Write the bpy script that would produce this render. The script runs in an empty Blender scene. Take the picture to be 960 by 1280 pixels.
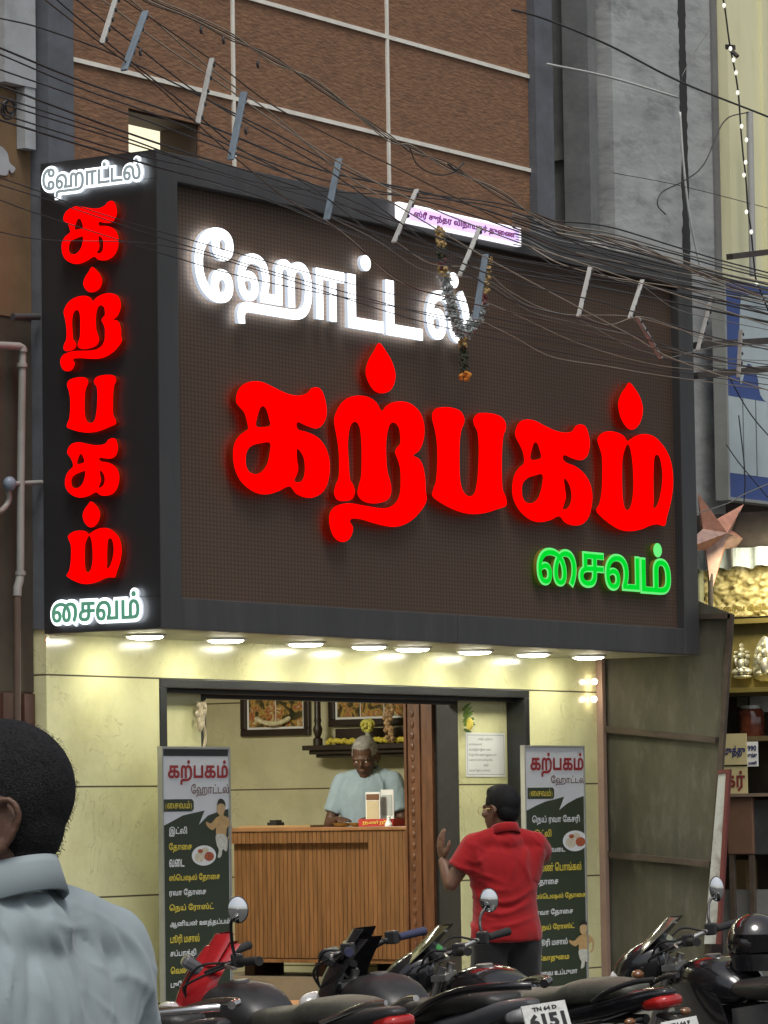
import bpy, math, random
import numpy as np
from mathutils import Vector, Matrix, noise
from mathutils.geometry import delaunay_2d_cdt

S = bpy.context.scene
COL = S.collection
random.seed(7)
RNG = np.random.default_rng(7)
rad = math.radians

# ---------------------------------------------------------------- camera
FPX, PITCH, ROLL, YAW = 4921.93, 0.07504514, -0.01480897, 0.58307763   # focal length in pixels of a 960 x 1280 frame
CAM = np.array([-14.86319686, -11.06550367, 1.52])
FH = np.array([math.cos(YAW), math.sin(YAW), 0.0])
RH = np.array([math.sin(YAW), -math.cos(YAW), 0.0])
UP = np.array([0, 0, 1.0])
_f = FH * math.cos(PITCH) + UP * math.sin(PITCH)
_u = UP * math.cos(PITCH) - FH * math.sin(PITCH)
RGT = RH * math.cos(ROLL) + _u * math.sin(ROLL)
UPV = _u * math.cos(ROLL) - RH * math.sin(ROLL)
FWD = _f
cd = bpy.data.cameras.new('camera')
camera = bpy.data.objects.new('camera', cd)
COL.objects.link(camera)
cd.sensor_fit = 'VERTICAL'
cd.sensor_height = 36.0
cd.lens = FPX * 36.0 / 1280.0
cd.clip_start, cd.clip_end = 0.3, 600
m = Matrix(((RGT[0], UPV[0], -FWD[0], CAM[0]), (RGT[1], UPV[1], -FWD[1], CAM[1]), (RGT[2], UPV[2], -FWD[2], CAM[2]), (0, 0, 0, 1)))
camera.matrix_world = m
S.camera = camera

# ---------------------------------------------------------------- light
SUN_EL, SUN_AZ = 64, 228          # overcast evening: weak, very soft sun high behind the camera
w = bpy.data.worlds.new('World')
S.world = w
w.use_nodes = True
nt = w.node_tree
bg = nt.nodes['Background']
sky = nt.nodes.new('ShaderNodeTexSky')
sky.sky_type = 'NISHITA'
sky.sun_disc = False
sky.sun_elevation = rad(SUN_EL)
sky.sun_rotation = rad(90 - SUN_AZ)
sky.air_density, sky.dust_density, sky.ozone_density = 1.0, 4.0, 1.0
hs = nt.nodes.new('ShaderNodeHueSaturation')
hs.inputs['Saturation'].default_value = 0.35
nt.links.new(sky.outputs[0], hs.inputs['Color'])
nt.links.new(hs.outputs[0], bg.inputs['Color'])
bg.inputs['Strength'].default_value = 0.07
sl = bpy.data.lights.new('sun', 'SUN')
sl.energy, sl.angle, sl.color = 1.0, rad(22), (1.0, 0.96, 0.9)
sun = bpy.data.objects.new('sun', sl)
COL.objects.link(sun)
sdir = Vector((math.cos(rad(SUN_EL)) * math.cos(rad(SUN_AZ)), math.cos(rad(SUN_EL)) * math.sin(rad(SUN_AZ)), math.sin(rad(SUN_EL))))
sun.rotation_euler = sdir.to_track_quat('Z', 'Y').to_euler()
sun.location = (0, 0, 20)
vs = S.view_settings
vs.view_transform, vs.look, vs.exposure, vs.gamma = 'Standard', 'None', 0.85, 1.0
vs.use_curve_mapping = False
try:
    S.cycles.use_light_tree = True
    S.cycles.max_bounces = 8
except Exception:
    pass

# ---------------------------------------------------------------- helpers: picture point -> point on a real plane
def P(x, y, axis, val):
    d = FWD + RGT * (x - 480) / FPX - UPV * (y - 640) / FPX
    t = (val - CAM[axis]) / d[axis]
    return CAM + d * t
def at(x, z, F):                                  # picture column x, height z, distance F from the camera (level)
    R = (x - 480) / FPX * F
    p = CAM + RH * R + FH * F
    return np.array([p[0], p[1], z])

# ---------------------------------------------------------------- helpers: meshes
def unit(v):
    v = np.asarray(v, float)
    n = np.linalg.norm(v)
    return v / n if n > 1e-12 else v
def frame_of(d):
    d = unit(d)
    a = np.array([0, 0, 1.0]) if abs(d[2]) < 0.9 else np.array([1.0, 0, 0])
    u = unit(np.cross(a, d))
    return u, np.cross(d, u)
def catmull(pts, n=6, closed=False):
    pts = [np.asarray(p, float) for p in pts]
    out = []
    N = len(pts)
    rng = range(N) if closed else range(N - 1)
    for i in rng:
        p1, p2 = pts[i], pts[(i + 1) % N]
        p0 = pts[(i - 1) % N] if (closed or i > 0) else 2 * p1 - p2
        p3 = pts[(i + 2) % N] if (closed or i + 2 < N) else 2 * p2 - p1
        for k in range(n):
            t = k / n
            out.append(0.5 * ((2 * p1) + (p2 - p0) * t + (2 * p0 - 5 * p1 + 4 * p2 - p3) * t * t + (3 * p1 - p0 - 3 * p2 + p3) * t ** 3))
    if not closed:
        out.append(pts[-1])
    return out
class MB:
    def __init__(s):
        s.v, s.f = [], []
    def add(s, vs_, fs_):
        o = len(s.v)
        s.v += [tuple(map(float, p)) for p in vs_]
        s.f += [tuple(i + o for i in f) for f in fs_]
        return s
    def box(s, a, b):
        x0, y0, z0 = [min(a[i], b[i]) for i in range(3)]
        x1, y1, z1 = [max(a[i], b[i]) for i in range(3)]
        v = [(x0, y0, z0), (x1, y0, z0), (x1, y1, z0), (x0, y1, z0), (x0, y0, z1), (x1, y0, z1), (x1, y1, z1), (x0, y1, z1)]
        return s.add(v, [(0, 3, 2, 1), (4, 5, 6, 7), (0, 1, 5, 4), (1, 2, 6, 5), (2, 3, 7, 6), (3, 0, 4, 7)])
    def obox(s, c, ax, ay, az):                    # box from a centre and three half-axis vectors
        c, ax, ay, az = [np.asarray(q, float) for q in (c, ax, ay, az)]
        if np.dot(np.cross(ax, ay), az) < 0:
            ax = -ax
        v = [c - ax - ay - az, c + ax - ay - az, c + ax + ay - az, c - ax + ay - az, c - ax - ay + az, c + ax - ay + az, c + ax + ay + az, c - ax + ay + az]
        return s.add(v, [(0, 3, 2, 1), (4, 5, 6, 7), (0, 1, 5, 4), (1, 2, 6, 5), (2, 3, 7, 6), (3, 0, 4, 7)])
    def bar(s, p, q, w_, h_, up=(0, 0, 1)):         # rectangular bar
        p, q = np.asarray(p, float), np.asarray(q, float)
        d = unit(q - p)
        u = unit(np.cross(np.asarray(up, float), d))
        n = np.cross(d, u)
        return s.obox((p + q) / 2, (q - p) / 2, u * w_ / 2, n * h_ / 2)
    def loft(s, rings, caps=True, closed=False):
        n = len(rings[0])
        v = [p for r in rings for p in r]
        f = []
        R = len(rings)
        for i in range(R if closed else R - 1):
            a, b = i * n, ((i + 1) % R) * n
            for k in range(n):
                k2 = (k + 1) % n
                f.append((a + k, a + k2, b + k2, b + k))
        if caps and not closed:
            f.append(tuple(range(n - 1, -1, -1)))
            f.append(tuple((R - 1) * n + k for k in range(n)))
        return s.add(v, f)
    def tube(s, pts, r, seg=8, caps=True):
        pts = [np.asarray(p, float) for p in pts]
        rs = [r] * len(pts) if np.isscalar(r) else list(r)
        u = None
        rings = []
        for i, p in enumerate(pts):
            d = unit(pts[min(i + 1, len(pts) - 1)] - pts[max(i - 1, 0)])
            if u is None:
                u, n_ = frame_of(d)
            else:
                u = unit(u - d * np.dot(u, d))
                n_ = np.cross(d, u)
            rings.append([p + (u * math.cos(2 * math.pi * k / seg) + n_ * math.sin(2 * math.pi * k / seg)) * rs[i] for k in range(seg)])
        return s.loft(rings, caps)
    def ell(s, c, r, rot=None, seg=16, rows=10):
        c = np.asarray(c, float)
        if np.isscalar(r):
            r = (r, r, r)
        M = np.eye(3) if rot is None else np.asarray(rot, float)
        v = [c + M @ np.array([0, 0, -r[2]])]
        for i in range(1, rows):
            a = -math.pi / 2 + math.pi * i / rows
            for k in range(seg):
                b = 2 * math.pi * k / seg
                v.append(c + M @ np.array([r[0] * math.cos(a) * math.cos(b), r[1] * math.cos(a) * math.sin(b), r[2] * math.sin(a)]))
        v.append(c + M @ np.array([0, 0, r[2]]))
        f = [(0, 1 + (k + 1) % seg, 1 + k) for k in range(seg)]
        for i in range(rows - 2):
            for k in range(seg):
                a = 1 + i * seg
                f.append((a + k, a + (k + 1) % seg, a + seg + (k + 1) % seg, a + seg + k))
        t = len(v) - 1
        a = 1 + (rows - 2) * seg
        f += [(a + k, a + (k + 1) % seg, t) for k in range(seg)]
        return s.add(v, f)
    def lathe(s, prof, c, axis=(0, 0, 1), seg=20):
        c = np.asarray(c, float)
        d = unit(axis)
        u, n_ = frame_of(d)
        return s.loft([[c + d * h + (u * math.cos(2 * math.pi * k / seg) + n_ * math.sin(2 * math.pi * k / seg)) * max(r, 1e-4) for k in range(seg)] for r, h in prof])
    def torus(s, c, axis, R, r, seg=36, rs=10):
        c = np.asarray(c, float)
        d = unit(axis)
        u, n_ = frame_of(d)
        rings = []
        for k in range(seg):
            a = 2 * math.pi * k / seg
            e = u * math.cos(a) + n_ * math.sin(a)
            rings.append([c + e * (R + r * math.cos(2 * math.pi * j / rs)) + d * r * math.sin(2 * math.pi * j / rs) for j in range(rs)])
        return s.loft(rings, closed=True)
    def grid(s, fn, nu, nv, thick=None):            # fn(u,v) -> point; optional back sheet at +thick vector
        v = [fn(i / nu, j / nv) for j in range(nv + 1) for i in range(nu + 1)]
        f = [(j * (nu + 1) + i, j * (nu + 1) + i + 1, (j + 1) * (nu + 1) + i + 1, (j + 1) * (nu + 1) + i) for j in range(nv) for i in range(nu)]
        if thick is not None:
            th = np.asarray(thick, float)
            n0 = len(v)
            v2 = [np.asarray(p) + th for p in v]
            fb = [tuple(n0 + k for k in reversed(q)) for q in f]
            edge = [j for j in range(nu + 1)] + [j * (nu + 1) + nu for j in range(1, nv + 1)] + [nv * (nu + 1) + i for i in range(nu - 1, -1, -1)] + [j * (nu + 1) for j in range(nv - 1, 0, -1)]
            fs = [(edge[(k + 1) % len(edge)], edge[k], edge[k] + n0, edge[(k + 1) % len(edge)] + n0) for k in range(len(edge))]
            return s.add(v + v2, f + fb + fs)
        return s.add(v, f)
    def flat(s, tri2d, to3, depth=None, back=True):  # tri2d = (pts, tris, border); to3(u, w, d) -> point
        pts, tris, border = tri2d
        n = len(pts)
        if not depth:
            return s.add([to3(a, b, 0) for a, b in pts], tris)
        v = [to3(a, b, depth) for a, b in pts] + [to3(a, b, 0) for a, b in pts]
        f = list(tris) + [tuple(i + n for i in reversed(t)) for t in tris]
        f += [(b, a, a + n, b + n) for a, b in border]
        return s.add(v, f)

PARENT_LOC = {}
def loc_of(o):
    return PARENT_LOC.get(o.name, np.zeros(3))
def obj(name, mb, mat, parent=None, smooth=False, bevel=0.0, subd=0, origin=None):
    """link one mesh object; vertices are given in world space (or in the thing's own space when its root stands at 0)"""
    V = np.array(mb.v, float) if len(mb.v) else np.zeros((0, 3))
    if parent is not None:
        o0 = loc_of(parent)
    elif origin is not None:
        o0 = np.asarray(origin, float)
    else:
        o0 = np.array([(V[:, 0].min() + V[:, 0].max()) / 2, (V[:, 1].min() + V[:, 1].max()) / 2, V[:, 2].min()])
    me = bpy.data.meshes.new(name)
    me.from_pydata([tuple(p) for p in (V - o0)], [], mb.f)
    me.validate()
    me.update()
    o = bpy.data.objects.new(name, me)
    COL.objects.link(o)
    if mat is not None:
        me.materials.append(mat)
    if parent is not None:
        o.parent = parent
        PARENT_LOC[o.name] = o0
    else:
        o.location = o0
        PARENT_LOC[o.name] = o0
    if smooth is True:
        me.polygons.foreach_set('use_smooth', [True] * len(me.polygons))
    elif smooth:
        me.polygons.foreach_set('use_smooth', [True] * len(me.polygons))
        me.set_sharp_from_angle(angle=rad(smooth))
    if bevel:
        b = o.modifiers.new('bevel', 'BEVEL')
        b.width, b.segments, b.limit_method, b.angle_limit = bevel, 2, 'ANGLE', rad(40)
    if subd:
        q = o.modifiers.new('subd', 'SUBSURF')
        q.levels = q.render_levels = subd
    return o
def tag(o, label=None, cat=None, group=None, kind=None):
    if label: o['label'] = label
    if cat: o['category'] = cat
    if group: o['group'] = group
    if kind: o['kind'] = kind
    return o
def thing(name, label, cat, loc=(0, 0, 0), group=None):
    o = bpy.data.objects.new(name, None)
    COL.objects.link(o)
    o.empty_display_size = 0.1
    o.location = tuple(map(float, loc))
    PARENT_LOC[o.name] = np.asarray(loc, float)
    return tag(o, label, cat, group)

# ---------------------------------------------------------------- helpers: filled outlines and lettering
def fill(loops, rule='nonzero'):
    V, E = [], []
    for L in loops:
        n0 = len(V)
        L = [p for i, p in enumerate(L) if abs(p[0] - L[i - 1][0]) + abs(p[1] - L[i - 1][1]) > 1e-7]
        if len(L) < 3: continue
        V += [Vector((float(p[0]), float(p[1]))) for p in L]
        E += [(n0 + i, n0 + (i + 1) % len(L)) for i in range(len(L))]
    A = np.array([[V[a][0], V[a][1], V[b][0], V[b][1]] for a, b in E])
    vo, eo, fo, _, _, _ = delaunay_2d_cdt(V, E, [], 0, 1e-6)
    pts = [(p[0], p[1]) for p in vo]
    tris = []
    for t in fo:
        t = list(t)
        cx = sum(pts[i][0] for i in t) / len(t)
        cy = sum(pts[i][1] for i in t) / len(t)
        up = (A[:, 1] <= cy) & (A[:, 3] > cy)
        dn = (A[:, 1] > cy) & (A[:, 3] <= cy)
        den = np.where(np.abs(A[:, 3] - A[:, 1]) < 1e-12, 1, A[:, 3] - A[:, 1])
        xi = A[:, 0] + (cy - A[:, 1]) / den * (A[:, 2] - A[:, 0])
        r = xi > cx
        wn = int((up & r).sum()) - int((dn & r).sum())
        cr = int(((up | dn) & r).sum())
        if (wn != 0 if rule == 'nonzero' else cr % 2 == 1):
            a = sum(pts[t[i]][0] * pts[t[(i + 1) % len(t)]][1] - pts[t[(i + 1) % len(t)]][0] * pts[t[i]][1] for i in range(len(t)))
            tris.append(tuple(t) if a > 0 else tuple(reversed(t)))
    cnt = {}
    for t in tris:
        for i in range(len(t)):
            e = (t[i], t[(i + 1) % len(t)])
            cnt[e] = 1
    border = [e for e in cnt if (e[1], e[0]) not in cnt]
    return pts, tris, border
PRE = 'ெேை'
def visual(s):                                     # Tamil vowel signs in the order they are drawn
    s = s.replace('\u0bca', '\u0bc6\u0bbe').replace('\u0bcb', '\u0bc7\u0bbe').replace('\u0bcc', '\u0bc6\u0bd7')
    out = []
    for ch in s:
        if ch in PRE and out:
            k = len(out) - 1
            out.insert(k, ch)
        else:
            out.append(ch)
    return ''.join(out)
_tc = {}
def outlines(text, sub=3, bold=0.0, order=True):
    key = (text, sub, bold)
    if key in _tc: return _tc[key]
    cu = bpy.data.curves.new('tmp', 'FONT')
    cu.body = visual(text) if order else text
    o = bpy.data.objects.new('tmp', cu)
    COL.objects.link(o)
    dg = bpy.context.evaluated_depsgraph_get()
    c = o.to_curve(dg)
    loops = []
    for sp in c.splines:
        B = sp.bezier_points
        L = []
        n = len(B)
        for i in range(n):
            a, b = B[i], B[(i + 1) % n]
            p0, p1, p2, p3 = [np.array(q[:2]) for q in (a.co, a.handle_right, b.handle_left, b.co)]
            straight = np.linalg.norm(np.cross(np.append(p3 - p0, 0), np.append(p1 - p0, 0))) < 1e-6 and np.linalg.norm(np.cross(np.append(p3 - p0, 0), np.append(p2 - p0, 0))) < 1e-6
            m_ = 1 if straight else sub
            for k in range(m_):
                t = k / m_
                L.append((1 - t) ** 3 * p0 + 3 * (1 - t) ** 2 * t * p1 + 3 * (1 - t) * t * t * p2 + t ** 3 * p3)
        if len(L) > 2: loops.append(np.array(L))
    o.to_curve_clear()
    bpy.data.objects.remove(o)
    bpy.data.curves.remove(cu)
    if bold:
        ar = sum(float(np.sum(L[:, 0] * np.roll(L[:, 1], -1) - np.roll(L[:, 0], -1) * L[:, 1])) for L in loops)
        loops = [offset(L, bold if ar < 0 else -bold) for L in loops]
    _tc[key] = loops
    return loops
def offset(L, d):                                  # push an outline outwards (TrueType order: the inside lies on the right)
    n = len(L)
    keep = [i for i in range(n) if np.linalg.norm(L[i] - L[i - 1]) > 1e-6]
    L = L[keep]
    n = len(L)
    out = []
    for i in range(n):
        a = unit(L[i] - L[i - 1])
        b = unit(L[(i + 1) % n] - L[i])
        na, nb = np.array([-a[1], a[0]]), np.array([-b[1], b[0]])
        m_ = unit(na + nb)
        c_ = max(0.5, float(np.dot(m_, na)))
        out.append(L[i] + m_ * d / c_)
    return np.array(out)
def bbox(loops):
    A = np.vstack(loops)
    return A[:, 0].min(), A[:, 1].min(), A[:, 0].max(), A[:, 1].max()
def fit(loops, x0, z0, x1, z1=None):               # loops scaled into a rectangle (height kept in proportion when z1 is None)
    a, b, c, d = bbox(loops)
    sx = (x1 - x0) / (c - a)
    if z1 is None:
        sz, zb = sx, z0
        return [np.column_stack(((L[:, 0] - a) * sx + x0, L[:, 1] * sz + zb)) for L in loops]
    sz = (z1 - z0) / (d - b)
    return [np.column_stack(((L[:, 0] - a) * sx + x0, (L[:, 1] - b) * sz + z0)) for L in loops]

# ---------------------------------------------------------------- helpers: materials
def mat(name, col, rough=0.6, metal=0.0, var=0.12, scale=6.0, bump=0.0, bscale=None, spec=0.5, coat=0.0, stretch=(1, 1, 1), dirt=None, dscale=1.5):
    m_ = bpy.data.materials.new(name)
    m_.use_nodes = True
    t = m_.node_tree
    b = t.nodes['Principled BSDF']
    b.inputs['Roughness'].default_value = rough
    b.inputs['Metallic'].default_value = metal
    b.inputs['Specular IOR Level'].default_value = spec
    b.inputs['Coat Weight'].default_value = coat
    tc = t.nodes.new('ShaderNodeTexCoord')
    mp = t.nodes.new('ShaderNodeMapping')
    mp.inputs['Scale'].default_value = stretch
    t.links.new(tc.outputs['Object'], mp.inputs[0])
    n = t.nodes.new('ShaderNodeTexNoise')
    n.inputs['Scale'].default_value = scale
    n.inputs['Detail'].default_value = 6
    n.inputs['Roughness'].default_value = 0.65
    t.links.new(mp.outputs[0], n.inputs['Vector'])
    r = t.nodes.new('ShaderNodeValToRGB')
    r.color_ramp.elements[0].position, r.color_ramp.elements[1].position = 0.3, 0.7
    r.color_ramp.elements[0].color = tuple(c * (1 - var) for c in col) + (1,)
    r.color_ramp.elements[1].color = tuple(min(1, c * (1 + var)) for c in col) + (1,)
    t.links.new(n.outputs['Fac'], r.inputs[0])
    last = r.outputs[0]
    if dirt:
        n2 = t.nodes.new('ShaderNodeTexNoise')
        n2.inputs['Scale'].default_value = dscale
        n2.inputs['Detail'].default_value = 8
        n2.inputs['Roughness'].default_value = 0.7
        t.links.new(mp.outputs[0], n2.inputs['Vector'])
        r2 = t.nodes.new('ShaderNodeValToRGB')
        r2.color_ramp.elements[0].position, r2.color_ramp.elements[1].position = 0.5, 0.72
        t.links.new(n2.outputs['Fac'], r2.inputs[0])
        mx = t.nodes.new('ShaderNodeMix')
        mx.data_type = 'RGBA'
        t.links.new(r2.outputs[0], mx.inputs[0])
        t.links.new(last, mx.inputs[6])
        mx.inputs[7].default_value = tuple(dirt) + (1,)
        last = mx.outputs[2]
    t.links.new(last, b.inputs['Base Color'])
    if bump:
        n3 = t.nodes.new('ShaderNodeTexNoise')
        n3.inputs['Scale'].default_value = bscale or scale * 4
        n3.inputs['Detail'].default_value = 4
        t.links.new(mp.outputs[0], n3.inputs['Vector'])
        bp = t.nodes.new('ShaderNodeBump')
        bp.inputs['Strength'].default_value = bump
        bp.inputs['Distance'].default_value = 0.01
        t.links.new(n3.outputs['Fac'], bp.inputs['Height'])
        t.links.new(bp.outputs[0], b.inputs['Normal'])
    return m_
def emit(name, col, strength, base=None, rough=0.4, spec=0.2):
    m_ = bpy.data.materials.new(name)
    m_.use_nodes = True
    b = m_.node_tree.nodes['Principled BSDF']
    b.inputs['Base Color'].default_value = tuple(base or col) + (1,)
    b.inputs['Roughness'].default_value = rough
    b.inputs['Emission Color'].default_value = tuple(col) + (1,)
    b.inputs['Emission Strength'].default_value = strength
    b.inputs['Specular IOR Level'].default_value = spec
    # slight unevenness of the light-emitting diodes behind the face
    t = m_.node_tree
    tc = t.nodes.new('ShaderNodeTexCoord')
    n = t.nodes.new('ShaderNodeTexNoise')
    n.inputs['Scale'].default_value = 14
    t.links.new(tc.outputs['Object'], n.inputs['Vector'])
    mr = t.nodes.new('ShaderNodeMapRange')
    mr.inputs[3].default_value, mr.inputs[4].default_value = strength * 0.9, strength * 1.1
    t.links.new(n.outputs['Fac'], mr.inputs[0])
    t.links.new(mr.outputs[0], b.inputs['Emission Strength'])
    return m_
def nodes_of(m_):
    t = m_.node_tree
    return t, t.nodes, t.links, t.nodes['Principled BSDF']
# ================================================================ SETTING
M = {}
M['asphalt'] = mat('asphalt', (0.055, 0.054, 0.052), 0.9, var=0.3, scale=30, bump=0.5, bscale=120)
M['kerb'] = mat('kerb concrete', (0.24, 0.23, 0.2), 0.85, var=0.2, scale=8, bump=0.3, dirt=(0.1, 0.09, 0.075))
g = MB(); g.add([(-150, -150, -.085), (150, -150, -.085), (150, 150, -.085), (-150, 150, -.085)], [(0, 1, 2, 3)])
tag(obj('road', g, M['asphalt']), kind='structure')
pv = MB()
pv.box((-9, 0.22, -0.075), (5.3, 0.7, 0.40))
pv.box((-9, -1.1, -0.075), (14, 0.216, 0.0))
pv.box((5.32, 0.22, -0.075), (14, 3.5, 0.24))
tag(obj('pavement', pv, M['kerb'], bevel=0.012), kind='structure')

# ---- brick-look cladding
def brick_mat():
    m_ = mat('rough brown cladding', (0.215, 0.112, 0.060), 0.85, var=0.30, scale=22, stretch=(0.6, 1, 1.9), bump=0.6, bscale=34, dirt=(0.135, 0.07, 0.04), dscale=7)
    return m_
M['brick'] = brick_mat()
M['joint'] = mat('white joint strip', (0.74, 0.72, 0.64), 0.6, var=0.14, scale=9)
M['pilaster'] = mat('dark grey pilaster', (0.10, 0.108, 0.122), 0.6, var=0.2, scale=7, bump=0.2)
def tile_mat(name, base, vein, joints=True):
    m_ = mat(name, base, 0.19, var=0.10, scale=3.0, spec=0.5, dirt=tuple(c * q for c, q in zip(base, (.80, .78, .70))), dscale=1.6)
    t, N, L, b = nodes_of(m_)
    src = b.inputs['Base Color'].links[0].from_socket
    tc = N.new('ShaderNodeTexCoord')
    ns = N.new('ShaderNodeTexNoise'); ns.inputs['Scale'].default_value = 3.4; ns.inputs['Detail'].default_value = 7; ns.inputs['Distortion'].default_value = 1.6
    L.new(tc.outputs['Object'], ns.inputs['Vector'])
    ab = N.new('ShaderNodeMath'); ab.operation = 'SUBTRACT'; ab.inputs[1].default_value = 0.5
    L.new(ns.outputs['Fac'], ab.inputs[0])
    ab2 = N.new('ShaderNodeMath'); ab2.operation = 'ABSOLUTE'; L.new(ab.outputs[0], ab2.inputs[0])
    mr = N.new('ShaderNodeMapRange'); mr.inputs[1].default_value = 0.0; mr.inputs[2].default_value = 0.009; mr.inputs[3].default_value = 0.5; mr.inputs[4].default_value = 0.0
    L.new(ab2.outputs[0], mr.inputs[0])
    nb = N.new('ShaderNodeTexNoise'); nb.inputs['Scale'].default_value = 1.7; L.new(tc.outputs['Object'], nb.inputs['Vector'])
    mk = N.new('ShaderNodeMapRange'); mk.inputs[1].default_value = 0.45; mk.inputs[2].default_value = 0.62
    L.new(nb.outputs['Fac'], mk.inputs[0])
    mu = N.new('ShaderNodeMath'); mu.operation = 'MULTIPLY'; L.new(mr.outputs[0], mu.inputs[0]); L.new(mk.outputs[0], mu.inputs[1])
    mx = N.new('ShaderNodeMix'); mx.data_type = 'RGBA'; L.new(mu.outputs[0], mx.inputs[0]); L.new(src, mx.inputs[6]); mx.inputs[7].default_value = tuple(vein) + (1,)
    last = mx.outputs[2]
    if joints:
        sp = N.new('ShaderNodeSeparateXYZ'); L.new(tc.outputs['Object'], sp.inputs[0])
        a1 = N.new('ShaderNodeMath'); a1.operation = 'SUBTRACT'; a1.inputs[1].default_value = 0.571; L.new(sp.outputs['Z'], a1.inputs[0])
        a2 = N.new('ShaderNodeMath'); a2.operation = 'PINGPONG'; a2.inputs[1].default_value = 0.2685; L.new(a1.outputs[0], a2.inputs[0])
        a3 = N.new('ShaderNodeMath'); a3.operation = 'LESS_THAN'; a3.inputs[1].default_value = 0.0042; L.new(a2.outputs[0], a3.inputs[0])
        m2 = N.new('ShaderNodeMix'); m2.data_type = 'RGBA'; L.new(a3.outputs[0], m2.inputs[0]); L.new(last, m2.inputs[6]); m2.inputs[7].default_value = (0.10, 0.085, 0.05, 1)
        last = m2.outputs[2]
    L.new(last, b.inputs['Base Color'])
    return m_
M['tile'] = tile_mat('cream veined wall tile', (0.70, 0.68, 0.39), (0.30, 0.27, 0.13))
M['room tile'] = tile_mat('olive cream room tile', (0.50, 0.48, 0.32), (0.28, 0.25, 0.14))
M['frame dark'] = mat('dark granite frame', (0.022, 0.023, 0.024), 0.35, var=0.2, scale=20)
M['soffit'] = mat('soffit board', (0.30, 0.29, 0.2), 0.5, var=0.1)
M['floor tile'] = mat('floor tile', (0.3, 0.27, 0.22), 0.3, var=0.15)
M['jamb wood'] = mat('carved door wood', (0.105, 0.042, 0.017), 0.4, var=0.4, scale=9, stretch=(3, 3, 0.5), bump=0.4, bscale=14)
M['black panel'] = mat('black shutter box', (0.018, 0.017, 0.017), 0.5, var=0.3)
M['lit pane'] = emit('lit window pane', (1.0, 0.94, 0.66), 0.62)
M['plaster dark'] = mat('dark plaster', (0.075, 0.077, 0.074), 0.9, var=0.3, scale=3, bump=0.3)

YW = 0.70                                           # plane of the shopfront wall
B = thing('hotel_building', 'brown brick-clad building with white joint lines above a cream tiled restaurant front', 'building', (2.6, YW, 0))
bw = MB()
wx0, wx1, wz0, wz1 = 0.708, 1.318, 4.60, 5.03
bw.box((0.205, YW, 4.2), (wx0, YW + 0.25, 9)); bw.box((wx1, YW, 4.2), (4.565, YW + 0.25, 9))
bw.box((wx0, YW, 4.2), (wx1, YW + 0.25, wz0)); bw.box((wx0, YW, wz1), (wx1, YW + 0.25, 9))
obj('brick_wall', bw, M['brick'], B)
wn = MB(); wn.box((wx0 - 0.02, YW + 0.252, wz0 - 0.02), (wx1 + 0.02, YW + 0.27, wz1 + 0.02))
wo = obj('window', wn, M['lit pane'], B)
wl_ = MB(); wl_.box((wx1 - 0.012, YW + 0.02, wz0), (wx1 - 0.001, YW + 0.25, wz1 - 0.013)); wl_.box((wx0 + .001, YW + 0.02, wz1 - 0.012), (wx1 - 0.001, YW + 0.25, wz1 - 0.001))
obj('reveal_shade', wl_, mat('painted reveal shade', (0.035, 0.02, 0.014), 0.8), wo)  # thin dark boxes that colour in the shade on the right and top reveals
jn = MB()
for z in (5.205, 5.757, 6.31):
    jn.box((0.205, YW - 0.012, z - 0.011), (4.565, YW - 0.0005, z + 0.011))
for x in (1.605, 3.066):
    for z0, z1 in ((4.3, 5.193), (5.217, 5.745), (5.769, 6.298), (6.322, 9)):
        jn.box((x - 0.011, YW - 0.012, z0), (x + 0.011, YW - 0.0005, z1))
obj('joint_strip', jn, M['joint'], B)
for a, b in ((0.0, 0.203), (4.567, 4.765)):
    pm = MB(); pm.box((a, YW - 0.05, 2.4), (b, YW + 0.25, 9)); obj('pilaster', pm, M['pilaster'], B)
dx0, dx1 = 0.915, 4.452                             # doorway
gw = MB()
gw.box((0.012, YW, 0.0), (dx0, YW + 0.12, 2.184)); gw.box((dx1, YW, 0.0), (5.22, YW + 0.12, 2.184))
gw.box((0.012, YW, 2.1845), (5.22, YW + 0.12, 4.2))
rp0, rp1 = 3.889, 4.40
gw.box((dx0 + 0.06, YW + 0.121, 0.0), (1.43, YW + 0.2, 2.125)); gw.box((rp0, YW + 0.121, 0.0), (rp1 + 0.02, YW + 0.2, 2.125))
obj('tiled_wall', gw, M['tile'], B)
fr = MB()
fr.box((dx0, YW - 0.006, 0.4), (dx0 + 0.058, YW + 0.119, 2.137)); fr.box((rp1, YW - 0.006, 0.4), (dx1, YW + 0.119, 2.137)); fr.box((dx0, YW - 0.006, 2.1375), (dx1, YW + 0.119, 2.182))
fr.box((dx0 + 0.06, YW + 0.06, 2.115), (rp1 - 0.002, YW + 0.119, 2.137))
obj('door_frame', fr, M['frame dark'], B, bevel=0.003)
jb = MB(); jb.box((rp0 - 0.004, YW + 0.125, 0.4), (rp0 + 0.06, YW + 0.282, 2.125)); obj('granite_jamb', jb, M['frame dark'], B)
jw = MB(); jw.box((rp0 - 0.03, YW + 0.283, 0.4), (rp0 + 0.05, YW + 0.468, 2.125))
for k in range(26):                                # carved beading down the jamb
    z = 0.5 + k * 0.062
    jw.ell((rp0 - 0.03, YW + 0.415, z), (0.007, 0.014, 0.021), seg=8, rows=5)
jw.box((rp0 - 0.04, YW + 0.36, 0.4), (rp0 - 0.031, YW + 0.375, 2.125))
jw.box((rp0 - 0.04, YW + 0.45, 0.4), (rp0 - 0.031, YW + 0.466, 2.125))
obj('carved_jamb', jw, M['jamb wood'], B)
jl = MB(); jl.box((1.431, YW + 0.121, 0.4), (1.475, YW + 0.21, 2.125)); obj('left_jamb', jl, M['black panel'], B).name = 'slim_jamb'
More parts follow.
